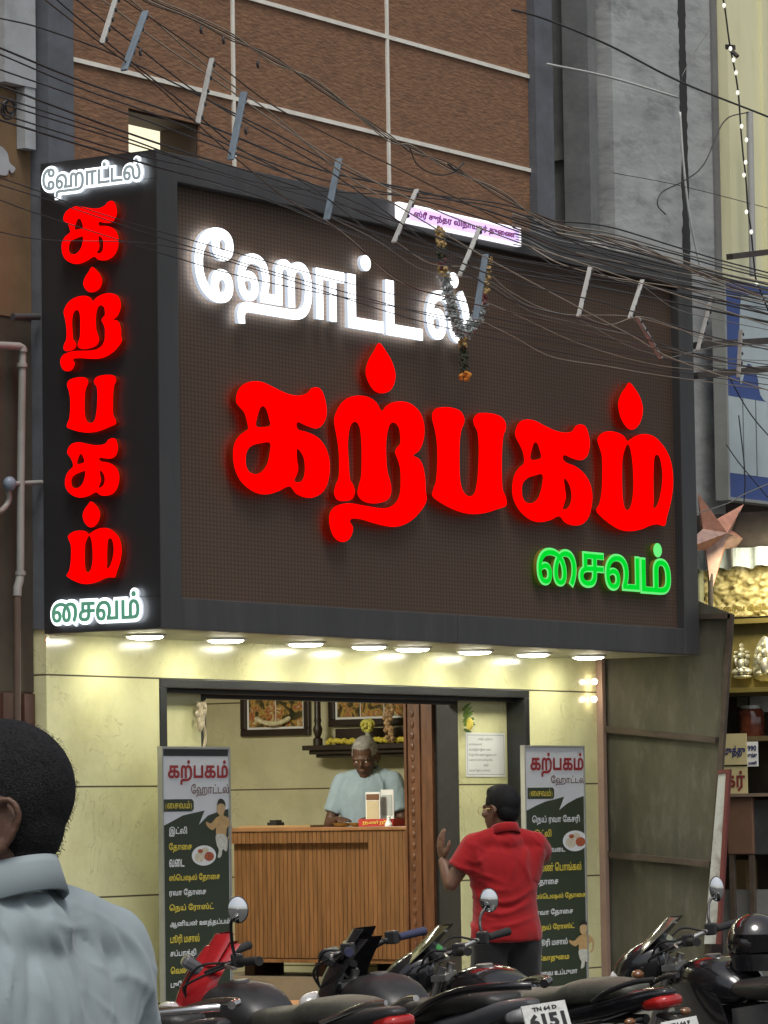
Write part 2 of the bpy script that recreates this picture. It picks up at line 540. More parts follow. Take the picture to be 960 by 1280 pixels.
bx = MB(); bx.box((1.476, YW + 0.121, 2.095), (rp0 - 0.036, YW + 0.20, 2.135)); obj('shutter_box', bx, M['black panel'], B)
# room behind the doorway
rm = MB()
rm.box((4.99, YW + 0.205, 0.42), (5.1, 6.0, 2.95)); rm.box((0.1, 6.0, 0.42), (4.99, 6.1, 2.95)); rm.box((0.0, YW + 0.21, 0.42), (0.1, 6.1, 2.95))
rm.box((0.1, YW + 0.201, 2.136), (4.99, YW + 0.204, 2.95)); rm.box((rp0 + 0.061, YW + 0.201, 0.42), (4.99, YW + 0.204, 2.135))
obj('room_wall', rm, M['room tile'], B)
cl = MB(); cl.box((0.0, YW + 0.2, 2.95), (5.1, 6.1, 3.05)); obj('ceiling', cl, mat('room ceiling', (0.6, 0.58, 0.5)), B)
fl = MB(); fl.box((0.0, YW + 0.002, 0.0), (5.1, 6.0, 0.42)); obj('shop_floor', fl, M['floor tile'], B)
# room lamp: a ceiling panel lamp (out of sight through the doorway, it lights the room)
lp = MB(); lp.box((1.9, 1.8, 2.90), (2.5, 2.4, 2.945)); tag(obj('ceiling_lamp', lp, emit('lamp diffuser', (1, 0.95, 0.8), 3.0)), 'square lit ceiling lamp above the restaurant counter room', 'lamp')
rl = bpy.data.lights.new('room lamp light', 'AREA'); rl.energy, rl.size, rl.color = 58, 0.55, (1.0, 0.96, 0.80)
ro = bpy.data.objects.new('room_lamp_light', rl); COL.objects.link(ro); ro.location = (2.2, 2.1, 2.895)

# ---- left neighbour
M['ochre'] = mat('ochre plaster', (0.17, 0.105, 0.05), 0.85, var=0.2, scale=2.5, bump=0.2, dirt=(0.10, 0.06, 0.03))
M['dark wall'] = mat('dark brown wall', (0.058, 0.045, 0.03), 0.8, var=0.3, scale=2.5, bump=0.2)
M['door wood'] = mat('brown door wood', (0.085, 0.04, 0.026), 0.5, var=0.3, scale=7, stretch=(4, 4, 0.4))
M['pale plaster'] = mat('pale grey plaster', (0.36, 0.38, 0.39), 0.85, var=0.16, scale=4, dirt=(0.2, 0.2, 0.2), bump=0.2)
LB = thing('left_building', 'ochre and dark brown neighbouring building left of the corner sign', 'building', (-1.5, 0.76, 0)); LB.name = 'ochre_building'
PARENT_LOC[LB.name] = np.array([-1.5, 0.76, 0])
lu = MB(); lu.box((-6, 0.76, 3.9), (-0.004, 2.5, 9)); obj('upper_wall', lu, M['ochre'], LB)
ll = MB(); ll.box((-6, 0.765, 2.1), (-0.004, 2.5, 3.899)); obj('lower_wall', ll, M['dark wall'], LB)
ld = MB()
ld.box((-6, 0.77, 0.0), (-0.004, 2.5, 2.099))
for k in range(14):
    ld.box((-0.10 - 0.16 * k, 0.745, 0.4), (-0.02 - 0.16 * k, 0.769, 2.09))
obj('wooden_shutter', ld, M['door wood'], LB)
lw = MB(); lw.box((-0.27, 0.70, 5.02), (-0.03, 0.759, 9)); lw.box((-0.11, 0.705, 4.72), (-0.03, 0.758, 5.019)); obj('plaster_column', lw, M['pale plaster'], LB)
pt = MB(); q = P(5, 205, 1, 0.755)
pt.flat(fill([catmull([(q[0] + a * 0.11, q[2] + b * 0.11) for a, b in ((-1, .5), (-.3, .75), (.2, .5), (.35, .1), (.75, -.1), (.5, -.35), (.3, -.2), (.1, -.5), (-1, -.4))], 3, True)], 'evenodd'), lambda a, b, d: (a, 0.757 - d, b), 0.006)
obj('paint_patch', pt, M['pale plaster'], LB)

# ---- concrete neighbour and yellow building on the right
def concrete_mat():
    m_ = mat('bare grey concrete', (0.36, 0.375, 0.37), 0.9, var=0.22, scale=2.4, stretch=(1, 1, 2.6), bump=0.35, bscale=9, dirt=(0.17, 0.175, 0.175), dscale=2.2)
    return m_
M['concrete'] = concrete_mat()
CB = thing('concrete_building', 'bare grey concrete building with a dark side recess right of the brick wall', 'building', (5.8, 0.7, 0))
c1 = MB(); c1.box((5.55, 0.70, 2.72), (6.40, 3, 9)); c1.box((6.455, 0.70, 2.72), (6.865, 3, 9)); c1.box((6.4005, 0.80, 2.72), (6.4545, 3, 9))
obj('front_wall', c1, M['concrete'], CB)
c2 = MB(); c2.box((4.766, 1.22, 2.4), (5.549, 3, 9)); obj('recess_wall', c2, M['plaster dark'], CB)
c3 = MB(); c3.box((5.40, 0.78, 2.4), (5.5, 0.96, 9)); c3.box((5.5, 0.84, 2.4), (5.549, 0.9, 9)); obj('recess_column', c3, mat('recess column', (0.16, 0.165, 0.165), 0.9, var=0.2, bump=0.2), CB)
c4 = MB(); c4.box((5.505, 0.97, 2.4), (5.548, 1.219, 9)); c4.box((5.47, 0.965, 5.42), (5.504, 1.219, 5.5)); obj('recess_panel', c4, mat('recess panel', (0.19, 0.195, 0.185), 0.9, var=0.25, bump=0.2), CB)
ck = MB()
zz = 4.4
pts_l, pts_r = [], []
while zz < 7:                                       # torn dark edge of the gap
    wv = 0.035 + 0.022 * RNG.random()
    pts_l.append((6.428 - wv, zz)); pts_r.append((6.428 + wv * 0.8, zz)); zz += 0.035
ck.flat(fill([pts_l + pts_r[::-1]], 'evenodd'), lambda a, b, d: (a, 0.698 - d, b), 0.003)
obj('torn_gap', ck, mat('black gap filler', (0.03, 0.03, 0.03), 0.95), CB)
c5 = MB(); c5.box((6.79, 0.685, 4.5), (6.86, 0.6995, 9)); obj('edge_strip', c5, mat('darker concrete edge', (0.17, 0.17, 0.17), 0.9, bump=0.3), CB)
YB = thing('yellow_building', 'pale yellow building with vertical ribs at the right edge', 'building', (8, 0.6, 0))
y1 = MB(); y1.box((6.87, 0.62, 4.35), (14, 4, 9))
for x in (7.3, 7.75, 8.3): y1.box((x, 0.595, 4.36), (x + 0.05, 0.6195, 9))
obj('wall', y1, mat('pale yellow wall paint', (0.76, 0.74, 0.47), 0.75, var=0.08, scale=3, stretch=(1, 1, .2), bump=0.15, dirt=(0.56, 0.53, 0.33)), YB)
y3 = MB(); y3.box((5.35, 3.0, 0.0), (14, 3.2, 4.34)); y3.box((6.9, 2.2, 2.75), (14, 3.0, 4.34)); obj('dark_shop_interior', y3, mat('dark shop inside', (0.035, 0.022, 0.018), 0.9, var=0.4), YB)
# ================================================================ LIT SIGN
M['sign grey'] = mat('dark grey composite panel', (0.046, 0.046, 0.047), 0.42, var=0.16, scale=1.6, bump=0.03, bscale=3, stretch=(3, 3, .5), dirt=(0.066, 0.064, 0.06), dscale=3)
M['sign side'] = mat('charcoal composite panel', (0.024, 0.024, 0.025), 0.45, var=0.1, scale=2, bump=0.03, bscale=3)
def mesh_panel_mat():
    m_ = mat('brown ribbed panel', (0.104, 0.062, 0.037), 0.7, var=0.10, scale=1.2)
    t, N, L, b = nodes_of(m_)
    src = b.inputs['Base Color'].links[0].from_socket
    tc = N.new('ShaderNodeTexCoord')
    sp = N.new('ShaderNodeSeparateXYZ'); L.new(tc.outputs['Object'], sp.inputs[0])
    def comb(sock, period, duty):
        a = N.new('ShaderNodeMath'); a.operation = 'DIVIDE'; a.inputs[1].default_value = period; L.new(sock, a.inputs[0])
        c = N.new('ShaderNodeMath'); c.operation = 'FRACT'; L.new(a.outputs[0], c.inputs[0])
        d = N.new('ShaderNodeMath'); d.operation = 'LESS_THAN'; d.inputs[1].default_value = duty; L.new(c.outputs[0], d.inputs[0])
        return d.outputs[0]
    v = comb(sp.outputs['X'], 0.0285, 0.42)
    h = comb(sp.outputs['Z'], 0.0205, 0.34)
    mxx = N.new('ShaderNodeMath'); mxx.operation = 'MAXIMUM'; L.new(v, mxx.inputs[0]); L.new(h, mxx.inputs[1])
    mx = N.new('ShaderNodeMix'); mx.data_type = 'RGBA'
    mu = N.new('ShaderNodeMath'); mu.operation = 'MULTIPLY'; mu.inputs[1].default_value = 0.6; L.new(mxx.outputs[0], mu.inputs[0])
    L.new(mu.outputs[0], mx.inputs[0]); L.new(src, mx.inputs[6]); mx.inputs[7].default_value = (0.026, 0.018, 0.014, 1)
    L.new(mx.outputs[2], b.inputs['Base Color'])
    return m_
M['rib panel'] = mesh_panel_mat()
M['red lit'] = emit('red lit acrylic', (1.0, 0.0, 0.0), 0.85, base=(0.0, 0, 0), rough=0.9, spec=0)
M['red side'] = emit('red letter return', (0.75, 0.012, 0.0), 0.05, base=(0.05, 0.014, 0.004), rough=0.4)
M['white lit'] = emit('white lit acrylic', (0.93, 0.97, 1.0), 1.3)
M['white side'] = emit('white letter return', (0.75, 0.85, 1.0), 0.34, base=(.25, .25, .25))
M['green lit'] = emit('green lit acrylic', (0.0, 0.66, 0.03), 0.55, base=(0, .1, 0), spec=0)
M['green core'] = emit('green lit acrylic edge', (0.16, 0.85, 0.22), 0.55, base=(0, .1, 0), spec=0)
M['green side'] = emit('green letter return', (0.1, 0.3, 0.02), 0.06, base=(0.2, 0.12, 0.02))
SX, SZ0, SZ1 = 5.22, 2.377, 4.652
SG = thing('lit_sign', 'big dark corner sign with glowing red, white and green letters', 'sign', (2.6, 0.35, SZ0))
sb = MB(); sb.box((0.004, 0.06, SZ0 + 0.012), (SX, YW - 0.002, SZ1)); obj('sign_case', sb, M['sign side'], SG)
ff = MB()
for a, b in (((0.0, 0.0, SZ0), (0.165, 0.058, SZ1)), ((5.05, 0.0, SZ0), (SX + 0.002, 0.058, SZ1)), ((0.166, 0.001, 4.517), (2.60, 0.058, SZ1)), ((2.603, 0.001, 4.517), (5.049, 0.058, SZ1)), ((0.166, 0.001, SZ0), (2.60, 0.058, 2.528)), ((2.603, 0.001, SZ0), (5.049, 0.058, 2.528))):
    ff.box(a, b)
obj('sign_frame', ff, M['sign grey'], SG, bevel=0.004)
sp_ = MB(); sp_.box((-0.004, 0.002, SZ0 + 0.001), (0.0035, YW - 0.004, 2.53)); sp_.box((-0.004, 0.002, 2.533), (0.0035, YW - 0.004, 4.515)); sp_.box((-0.004, 0.002, 4.518), (0.0035, YW - 0.004, SZ1 + 0.001))
obj('side_panel', sp_, M['sign side'], SG)
rp = MB(); rp.box((0.166, 0.052, 2.529), (5.049, 0.0595, 4.516)); obj('ribbed_panel', rp, M['rib panel'], SG)
so = MB(); so.box((0.02, 0.062, SZ0), (SX - 0.01, YW - 0.004, SZ0 + 0.011)); obj('soffit', so, M['soffit'], SG)

# big letters traced in plane coordinates: (zoom pixels) -> (x, z) on the letter front
YF = -0.010
def onfront(pts, ox, oy, sc):
    return [(lambda q: (q[0], q[2]))(P(ox + x / sc, oy + y / sc, 1, YF)) for x, y in pts]
Z1 = (280, 420, 3.2)
Z2 = (530, 460, 2.909)
ka = [[(50,262),(55,225),(75,197),(110,182),(150,183),(190,200),(230,220),(270,235),(305,238),(335,228),(350,210),(370,205),(388,213),(402,240),(412,290),(408,330),(392,358),(368,370),(330,358),(298,344),(291,358),(300,375),(335,385),(375,405),(405,440),(422,490),(424,540),(415,590),(395,625),(360,645),(325,645),(290,630),(268,603),(248,605),(220,620),(180,632),(140,630),(100,610),(65,575),(45,530),(38,480),(42,435),(60,402),(85,382),(98,370),(92,335),(82,305),(65,285)],
      [(130,360),(135,320),(145,290),(158,280),(172,295),(182,330),(186,358),(160,364)], [(88,500),(92,465),(110,440),(150,428),(186,428),(184,470),(175,510),(155,540),(130,553),(105,545),(92,525)], [(292,470),(296,450),(318,480),(325,520),(322,560),(310,582),(290,585),(282,575),(292,555),(298,530),(294,500)]]
rra = [[(442,340),(450,305),(470,270),(500,247),(540,238),(580,245),(610,265),(632,300),(650,280),(680,265),(720,262),(755,275),(785,305),(800,345),(803,390),(795,430),(780,460),(758,478),(780,490),(797,520),(806,570),(808,620),(812,655),(795,690),(760,730),(720,755),(680,763),(640,758),(590,745),(550,733),(515,730),(505,742),(517,765),(512,795),(495,818),(470,823),(445,808),(430,780),(422,740),(427,705),(450,680),(500,669),(560,678),(620,688),(660,686),(690,665),(705,630),(708,580),(706,530),(695,490),(686,467),(692,448),(706,430),(706,395),(700,365),(683,346),(666,352),(655,385),(650,430),(650,480),(655,540),(668,590),(670,625),(657,653),(630,666),(590,669),(555,658),(536,632),(540,600),(550,560),(552,480),(550,410),(543,362),(525,342),(505,365),(497,430),(500,500),(505,570),(518,595),(525,625),(513,652),(482,660),(455,655),(442,630),(448,595),(460,565),(462,500),(458,440),(450,390)],
       [(622,28),(650,62),(672,100),(687,150),(682,190),(665,218),(635,229),(605,220),(582,190),(568,145),(578,100),(600,62)]]
pa = [[(32,165),(45,148),(75,142),(110,146),(135,158),(147,180),(147,200),(137,225),(131,270),(130,340),(132,400),(140,440),(155,462),(172,466),(187,450),(196,400),(200,330),(200,270),(195,230),(183,205),(182,183),(197,166),(225,163),(260,168),(285,180),(298,200),(298,225),(290,245),(285,300),(284,380),(287,440),(299,470),(300,500),(270,512),(230,525),(185,531),(140,525),(95,508),(55,485),(32,465),(35,440),(45,410),(50,340),(48,270),(40,220),(32,190)]]
ka2 = [[(333,245),(338,215),(352,195),(375,187),(405,192),(440,210),(480,228),(515,235),(540,230),(552,212),(570,205),(588,212),(598,235),(604,270),(600,305),(590,325),(570,335),(540,328),(512,316),(506,330),(520,345),(550,357),(580,380),(603,415),(613,460),(610,505),(598,545),(575,568),(545,572),(515,562),(497,541),(483,541),(460,553),(420,560),(385,550),(350,520),(328,480),(322,440),(328,395),(345,365),(365,345),(362,310),(350,280)],
       [(388,330),(393,295),(402,272),(412,272),(420,290),(427,325),(408,334)], [(357,450),(360,420),(378,400),(405,390),(432,388),(430,430),(418,470),(398,490),(375,490),(362,475)], [(510,405),(518,405),(532,430),(538,465),(533,495),(520,512),(506,512),(510,495),(517,470),(514,440)]]
ma = [[(632,260),(645,240),(672,230),(705,235),(728,248),(740,266),(750,261),(770,248),(800,240),(835,248),(865,275),(890,315),(903,360),(907,420),(900,480),(885,540),(876,573),(850,568),(825,572),(795,585),(755,593),(715,588),(675,565),(640,535),(628,515),(640,490),(648,440),(650,370),(648,320),(640,290)],
      [(722,340),(730,300),(741,277),(752,295),(760,350),(763,420),(760,470),(752,505),(740,517),(728,500),(722,440)], [(838,330),(848,315),(860,330),(868,380),(866,430),(856,480),(845,505),(835,508),(836,480),(835,400)],
      [(748,53),(770,78),(788,110),(797,150),(790,190),(775,215),(755,224),(735,212),(715,175),(708,130),(718,95),(735,70)]]
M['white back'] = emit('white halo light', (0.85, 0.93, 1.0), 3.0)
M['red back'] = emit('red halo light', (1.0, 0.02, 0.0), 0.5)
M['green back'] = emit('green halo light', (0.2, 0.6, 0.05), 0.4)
BIG = []
for sh, zc in ((ka, Z1), (rra, Z1), (pa, Z2), (ka2, Z2), (ma, Z2)):
    BIG.append([np.array(catmull([np.array(p) for p in onfront(L, *zc)], 4, True)) for L in sh])
def letter(name, loops, to3, depth, mface, mside, parent, rule, glow=None, standoff=0.004):
    T = fill(loops, rule)
    a = MB(); a.flat(T, lambda u, w_, d: to3(u, w_, depth + 0.002 + d))
    pts, tris, border = T
    n = len(pts)
    s_ = MB(); s_.add([to3(u, w_, depth) for u, w_ in pts] + [to3(u, w_, standoff) for u, w_ in pts], list(tris) + [(q, p, p + n, q + n) for p, q in border])
    o = obj(name, a, mface, parent)
    if mside is not None:
        k = obj('letter_return', s_, mside, o)
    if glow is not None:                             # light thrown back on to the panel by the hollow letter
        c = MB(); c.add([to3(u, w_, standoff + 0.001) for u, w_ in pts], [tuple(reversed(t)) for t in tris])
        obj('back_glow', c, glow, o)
    return o
front3 = lambda u, w_, d: (u, 0.052 - d, w_)
side3 = lambda u, w_, d: (-0.004 - d, -u, w_)
for L in BIG:
    letter('red_letter', L, front3, 0.058, M['red lit'], M['red side'], SG, 'evenodd', M['red back'], 0.024)
def px_rect(x0, x1, yt, yb, axis, val):             # picture box -> rectangle on the plane
    xm, ym = (x0 + x1) / 2, (yt + yb) / 2
    k = 0 if axis == 1 else 1
    u0, u1 = P(x0, ym, axis, val)[k], P(x1, ym, axis, val)[k]
    if axis == 0: u0, u1 = -u0, -u1
    return u0, P(xm, yb, axis, val)[2], u1, P(xm, yt, axis, val)[2]
# white word over the big word: one glyph at a time
GW = 0.028
wl = [('ே', 40, 156, 56, 281), ('ஹ', 168, 391, 148, 362), ('ா', 404, 488, 186, 338), ('ட', 499, 605, 205, 366), ('ட', 613, 722, 224, 388), ('ல', 735, 864, 240, 400)]
for ch, x0, x1, yt, yb in wl:
    r = px_rect(230 + x0 / 2.4, 230 + x1 / 2.4, 260 + yt / 2.4, 260 + yb / 2.4, 1, YF)
    L = fit(outlines(ch, 4, GW), r[0], r[1], r[2], r[3])
    if ch == 'ட' and x0 < 550 or ch == 'ல':
        bx0 = (537, 567, 141, 188) if ch == 'ட' else (800, 830, 193, 240)
        q = px_rect(230 + bx0[0] / 2.4, 230 + bx0[1] / 2.4, 260 + bx0[2] / 2.4, 260 + bx0[3] / 2.4, 1, YF)
        L = L + [np.array([((q[0] + q[2]) / 2 + (q[2] - q[0]) / 2 * math.cos(-t), (q[1] + q[3]) / 2 + (q[3] - q[1]) / 2 * math.sin(-t)) for t in np.linspace(0, 2 * math.pi, 24, endpoint=False)])]
    letter('white_letter', L, front3, 0.046, M['white lit'], M['white side'], SG, 'nonzero', M['white back'], 0.026)
gl = [('ை', 421, 566, 655, 795), ('ச', 572, 666, 668, 800), ('வ', 668, 796, 677, 812), ('ம', 797, 909, 690, 823)]
for ch, x0, x1, yt, yb in gl:
    r = px_rect(530 + x0 / 2.909, 530 + x1 / 2.909, 460 + yt / 2.909, 460 + yb / 2.909, 1, YF)
    L = fit(outlines(ch, 4, 0.026), *r)
    Li = fit([offset(q, -0.020) for q in outlines(ch, 4, 0.026)], *(r[0] + .012, r[1] + .012, r[2] - .012, r[3] - .012))
    if ch == 'ம':
        q = px_rect(530 + 845 / 2.909, 530 + 876 / 2.909, 460 + 636 / 2.909, 460 + 688 / 2.909, 1, YF)
        L = L + [np.array([((q[0] + q[2]) / 2 + (q[2] - q[0]) / 2 * math.cos(-t), (q[1] + q[3]) / 2 + (q[3] - q[1]) / 2 * math.sin(-t)) for t in np.linspace(0, 2 * math.pi, 24, endpoint=False)])]
    o = letter('green_letter', L, front3, 0.040, M['green core'], M['green side'], SG, 'nonzero', M['green back'], 0.02)
    a = MB(); a.flat(fill(Li), lambda u, w_, d: (u, 0.052 - 0.0455, w_)); obj('letter_core', a, M['green lit'], o)
# side letters, the same shapes
def refit(loops, r): return fit(loops, *r)
XS = -0.06
zs4 = lambda x: 30 + x / 4.0
zy4 = lambda y: 180 + y / 4.0
zs5 = lambda x: 30 + x / 3.767
zy5 = lambda y: 460 + y / 3.767
sl_ = [(BIG[0], zs4(185), zs4(470), zy4(297), zy4(592)), (BIG[1], zs4(177), zs4(486), zy4(615), zy4(1125)), (BIG[2], zs5(198), zs5(432), zy5(38), zy5(303)), (BIG[3], zs5(190), zs5(446), zy5(338), zy5(606)), (BIG[4], zs5(197), zs5(457), zy5(627), zy5(1015))]
for L, x0, x1, yt, yb in sl_:
    letter('red_letter', refit(L, px_rect(x0, x1, yt, yb, 0, XS)), side3, 0.050, M['red lit'], M['red side'], SG, 'evenodd', M['red back'], 0.02)
M['halo plate'] = emit('white lit backing plate', (0.90, 0.96, 1.0), 1.1)
M['grey acrylic'] = emit('grey green acrylic letter', (0.30, 0.36, 0.40), 0.22, base=(0.3, 0.35, 0.36))
M['teal acrylic'] = emit('green tinted acrylic letter', (0.13, 0.36, 0.24), 0.22, base=(0.1, 0.3, 0.2))
for txt, x0, x1, yt, yb, mm in (('ஹோட்டல்', zs4(80), zs4(572), zy4(92), zy4(242), M['grey acrylic']), ('சைவம்', zs5(120), zs5(532), zy5(1058), zy5(1192), M['teal acrylic'])):
    r = px_rect(x0, x1, yt, yb, 0, XS)
    base = outlines(txt, 3, 0.020)
    a, b_, c_, d_ = bbox(base)
    kx, kz = (r[2] - r[0]) / (c_ - a), (r[3] - r[1]) / (d_ - b_)
    mp = lambda loops: [np.column_stack((r[0] + (L[:, 0] - a) * kx, r[1] + (L[:, 1] - b_) * kz)) for L in loops]
    tilt = lambda u, w_, d: side3(u, w_, d)
    plate = [offset(q, 0.115) for q in outlines(txt, 3)]
    letter('word_plate', mp(plate), tilt, 0.030, M['halo plate'], M['white side'], SG, 'nonzero', M['white back'], 0.018)
    tx = MB(); tx.flat(fill(mp(base)), lambda u, w_, d: tilt(u, w_, 0.034 + d), 0.006); obj('word', tx, mm, SG)

# ---- round downlights in the soffit
M['lamp face'] = emit('downlight face', (1.0, 0.97, 0.80), 30.0)
M['lamp rim'] = mat('white lamp rim', (0.7, 0.7, 0.68), 0.4, var=0.03)
ordn = ['first', 'second', 'third', 'fourth', 'fifth', 'sixth', 'seventh', 'eighth']
lampx = [0.43, 1.10, 1.80, 2.387, 2.809, 3.435, 4.05, 4.66]
for k, x in enumerate(lampx):
    y = 0.42
    t = thing('downlight', 'round lit downlight under the sign, %s from the left corner' % ordn[k], 'downlight', (x, y, SZ0 - 0.012), 'downlights under the sign')
    a = MB(); a.lathe([(0.105, 0.0115), (0.105, 0.004), (0.098, 0.0), (0.088, 0.0), (0.088, 0.0115)], (x, y, SZ0 - 0.012), seg=28); obj('rim', a, M['lamp rim'], t)
    a = MB(); a.lathe([(0.087, 0.009), (0.085, -0.003), (0.072, -0.009), (0.045, -0.012), (0.0, -0.013)], (x, y, SZ0 - 0.012), seg=28); obj('diffuser', a, M['lamp face'], t)
for k, (px, py) in enumerate(((743, 852), (742.5, 874))):
    q = P(px, py, 1, 0.66)
    t = MB(); t.ell(q, 0.017, seg=10, rows=8); tag(obj('bulb', t, emit('small bulb', (1, .85, .65), 14)), 'small lit bulb on the right edge of the tiled wall, %s one' % ('upper', 'lower')[k], 'bulb', 'small bulbs at the wall edge')
q = P(60, 800, 1, 0.64)
t = MB(); t.ell(q, 0.010, seg=10, rows=8); tag(obj('bulb', t, emit('small warm bulb', (1, .45, .25), 6)), 'tiny warm bulb under the left end of the sign', 'bulb')
es = MB(); es.box((5.222, 0.66, 0.4), (5.26, 0.82, 2.372)); tag(obj('edge_strip', es, mat('pinkish edge strip', (0.30, 0.2, 0.16), 0.6)), 'narrow pinkish vertical strip at the right end of the cream wall', 'strip')
# ================================================================ INSIDE THE DOORWAY
def slat_mat():
    return mat('orange brown slat wood', (0.155, 0.074, 0.028), 0.38, var=0.38, scale=5, stretch=(6, 6, 0.5), bump=0.1)
M['slat'] = slat_mat()
M['slat gap'] = mat('dark slat gap', (0.05, 0.02, 0.01), 0.7)
M['counter top'] = mat('counter top wood', (0.24, 0.115, 0.05), 0.3, var=0.2)
CX = 3.859
CT = thing('counter', 'slatted orange brown wooden cash counter inside the doorway', 'counter', (CX + 0.25, 1.76, 0.42))
a = MB(); a.box((CX + 0.055, 1.42, 0.66), (CX + 0.5, 2.40, 1.385)); a.box((CX + 0.012, 1.16, 0.66), (CX + 0.5, 1.4195, 1.385)); obj('counter_body', a, M['slat gap'], CT)
a = MB()
y = 1.162
while y < 2.39:
    y2 = min(y + 0.0265, 2.395)
    if y < 1.415:
        a.box((CX, y, 0.665), (CX + 0.0118, y2, 1.395))
    else:
        a.box((CX + 0.043, y, 0.665), (CX + 0.0548, y2, 1.325))
        a.box((CX, y, 1.326), (CX + 0.0118, y2, 1.395))
    y += 0.0295
obj('slat_front', a, M['slat'], CT)
a = MB(); a.box((CX + 0.0125, 1.42, 1.326), (CX + 0.054, 2.395, 1.384)); obj('apron', a, M['slat gap'], CT)
a = MB(); a.box((CX - 0.012, 1.155, 1.396), (CX + 0.53, 2.41, 1.416)); obj('counter_top', a, M['counter top'], CT, bevel=0.003)
a = MB(); a.box((CX + 0.01, 1.16, 0.640), (CX + 0.5, 2.40, 0.6595)); obj('base_rail', a, M['slat'], CT)
for y in (1.25, 1.8, 2.3):
    a = MB(); a.box((CX + 0.1, y, 0.56), (CX + 0.4, y + 0.07, 0.6395)); obj('foot', a, M['slat gap'], CT)
a = MB(); a.box((CX - 0.06, 1.16, 0.42), (CX + 0.55, 2.7, 0.559)); tag(obj('plinth', a, mat('grey brown plinth', (0.17, 0.14, 0.10), 0.6, var=0.15)), 'grey brown plinth block under the slatted counter', 'plinth')
cp = MB(); cp.grid(lambda u, v: (2.05 + 1.74 * u, 0.95 + 1.6 * v, 0.428 + 0.006 * math.sin(31 * u) * math.cos(17 * v)), 40, 40, (0, 0, -0.006))
tag(obj('carpet', cp, mat('red and tan woven carpet', (0.42, 0.22, 0.11), 0.95, var=0.55, scale=26, stretch=(1, 4, 1), bump=0.6, bscale=60)), 'red and tan patterned carpet on the shop floor by the counter', 'carpet')

# things lying on the counter
ZT = 1.4165
def on_counter(px, py=1030, dx=0.12): 
    q = P(px, py, 0, CX + dx)
    return q[1]
M['gold'] = mat('brass', (0.55, 0.38, 0.12), 0.35, metal=0.8)
M['paper'] = mat('white paper', (0.72, 0.73, 0.72), 0.7, var=0.04)
M['black plastic'] = mat('black plastic', (0.015, 0.015, 0.016), 0.4, var=0.2)
y0, y1 = on_counter(395), on_counter(305)
a = MB(); a.box((CX + 0.06, y0, ZT), (CX + 0.2, y1, ZT + 0.012)); tag(obj('tray', a, mat('tan wood tray', (0.35, 0.22, 0.10), 0.5)), 'long flat tan tray on the left of the counter top', 'tray')
a = MB(); yb = on_counter(343); a.box((CX + 0.09, yb - 0.035, ZT + 0.0125), (CX + 0.17, yb + 0.03, ZT + 0.03)); a.box((CX + 0.10, yb - 0.025, ZT + 0.0305), (CX + 0.16, yb + 0.02, ZT + 0.043)); tag(obj('stapler', a, M['black plastic']), 'small dark stapler on the tan tray', 'stapler')
for k, (px, lab) in enumerate(((428, 'brass dish at the left of the cashier'), (447, 'brass dish just left of the menu stand'))):
    yy = on_counter(px)
    a = MB(); a.lathe([(0.02, 0), (0.045, 0.006), (0.055, 0.022), (0.052, 0.022), (0.04, 0.009), (0.0, 0.008)], (CX + 0.12, yy, ZT), seg=24); tag(obj('brass_dish', a, M['gold'], smooth=40), 'shallow ' + lab, 'dish')
y0, y1 = on_counter(502), on_counter(459)
t = thing('red_box', 'red flat box with yellow letters between the papers and the bell', 'box', (CX + 0.08, (y0 + y1) / 2, ZT))
a = MB(); a.box((CX + 0.03, y0, ZT), (CX + 0.15, y1, ZT + 0.042)); obj('box_body', a, mat('red card', (0.42, 0.03, 0.025), 0.5), t)
a = MB(); T = fill(fit(outlines('நன்றி', 2, 0.01), -y1 + 0.03, ZT + 0.008, -y0 - 0.03, ZT + 0.034)); a.flat(T, lambda u, w_, d: (CX + 0.0285 - d, -u, w_), 0.001); obj('lettering', a, mat('yellow ink', (0.7, 0.5, 0.08)), t)
yy = on_counter(496)
a = MB(); a.lathe([(0.022, 0.0), (0.022, 0.012), (0.012, 0.03), (0.01, 0.045), (0.013, 0.055), (0.0, 0.064)], (CX + 0.02, yy - 0.01, ZT), seg=16); tag(obj('bell', a, mat('white ceramic', (0.75, 0.75, 0.72), 0.3)), 'small white bell at the right end of the counter', 'bell')
def stand_card(name, px0, px1, py0, py1, dx, lab, cat, m_):
    ya, yb2 = P(px0, 1000, 0, CX + dx)[1], P(px1, 1000, 0, CX + dx)[1]
    zb, zt = ZT + 0.002, P((px0 + px1) / 2, py0, 0, CX + dx)[2]
    t = thing(name, lab, cat, (CX + dx, (ya + yb2) / 2, ZT))
    a = MB(); a.box((CX + dx, yb2, zb), (CX + dx + 0.006, ya, zt)); a.box((CX + dx - 0.03, yb2, ZT), (CX + dx + 0.05, ya, ZT + 0.006)); obj('stand', a, m_, t)
    return t, ya, yb2, zb, zt
t, ya, yb2, zb, zt = stand_card('menu_stand', 457, 475, 990, 1022, 0.19, 'cream menu card with brown bands in a stand before the cashier', 'card', M['paper'])
xx = CX + 0.189
for q0, q1 in ((zt - 0.045, zt - 0.012), (zb + 0.02, zb + 0.03)):
    a = MB(); a.box((xx - 0.002, yb2 + 0.006, q0), (xx, ya - 0.006, q1)); obj('brown_band', a, mat('brown ink', (0.16, 0.07, 0.03)), t)
a = MB(); a.box((xx - 0.0015, yb2 + 0.008, zb + 0.034), (xx, ya - 0.008, zt - 0.05)); obj('cream_print', a, mat('cream print', (0.55, 0.47, 0.3)), t)
t, ya, yb2, zb, zt = stand_card('payment_stand', 476, 492, 987, 1022, 0.24, 'pale grey payment card on a stand beside the menu card', 'card', M['paper'])
a = MB(); xx = CX + 0.239
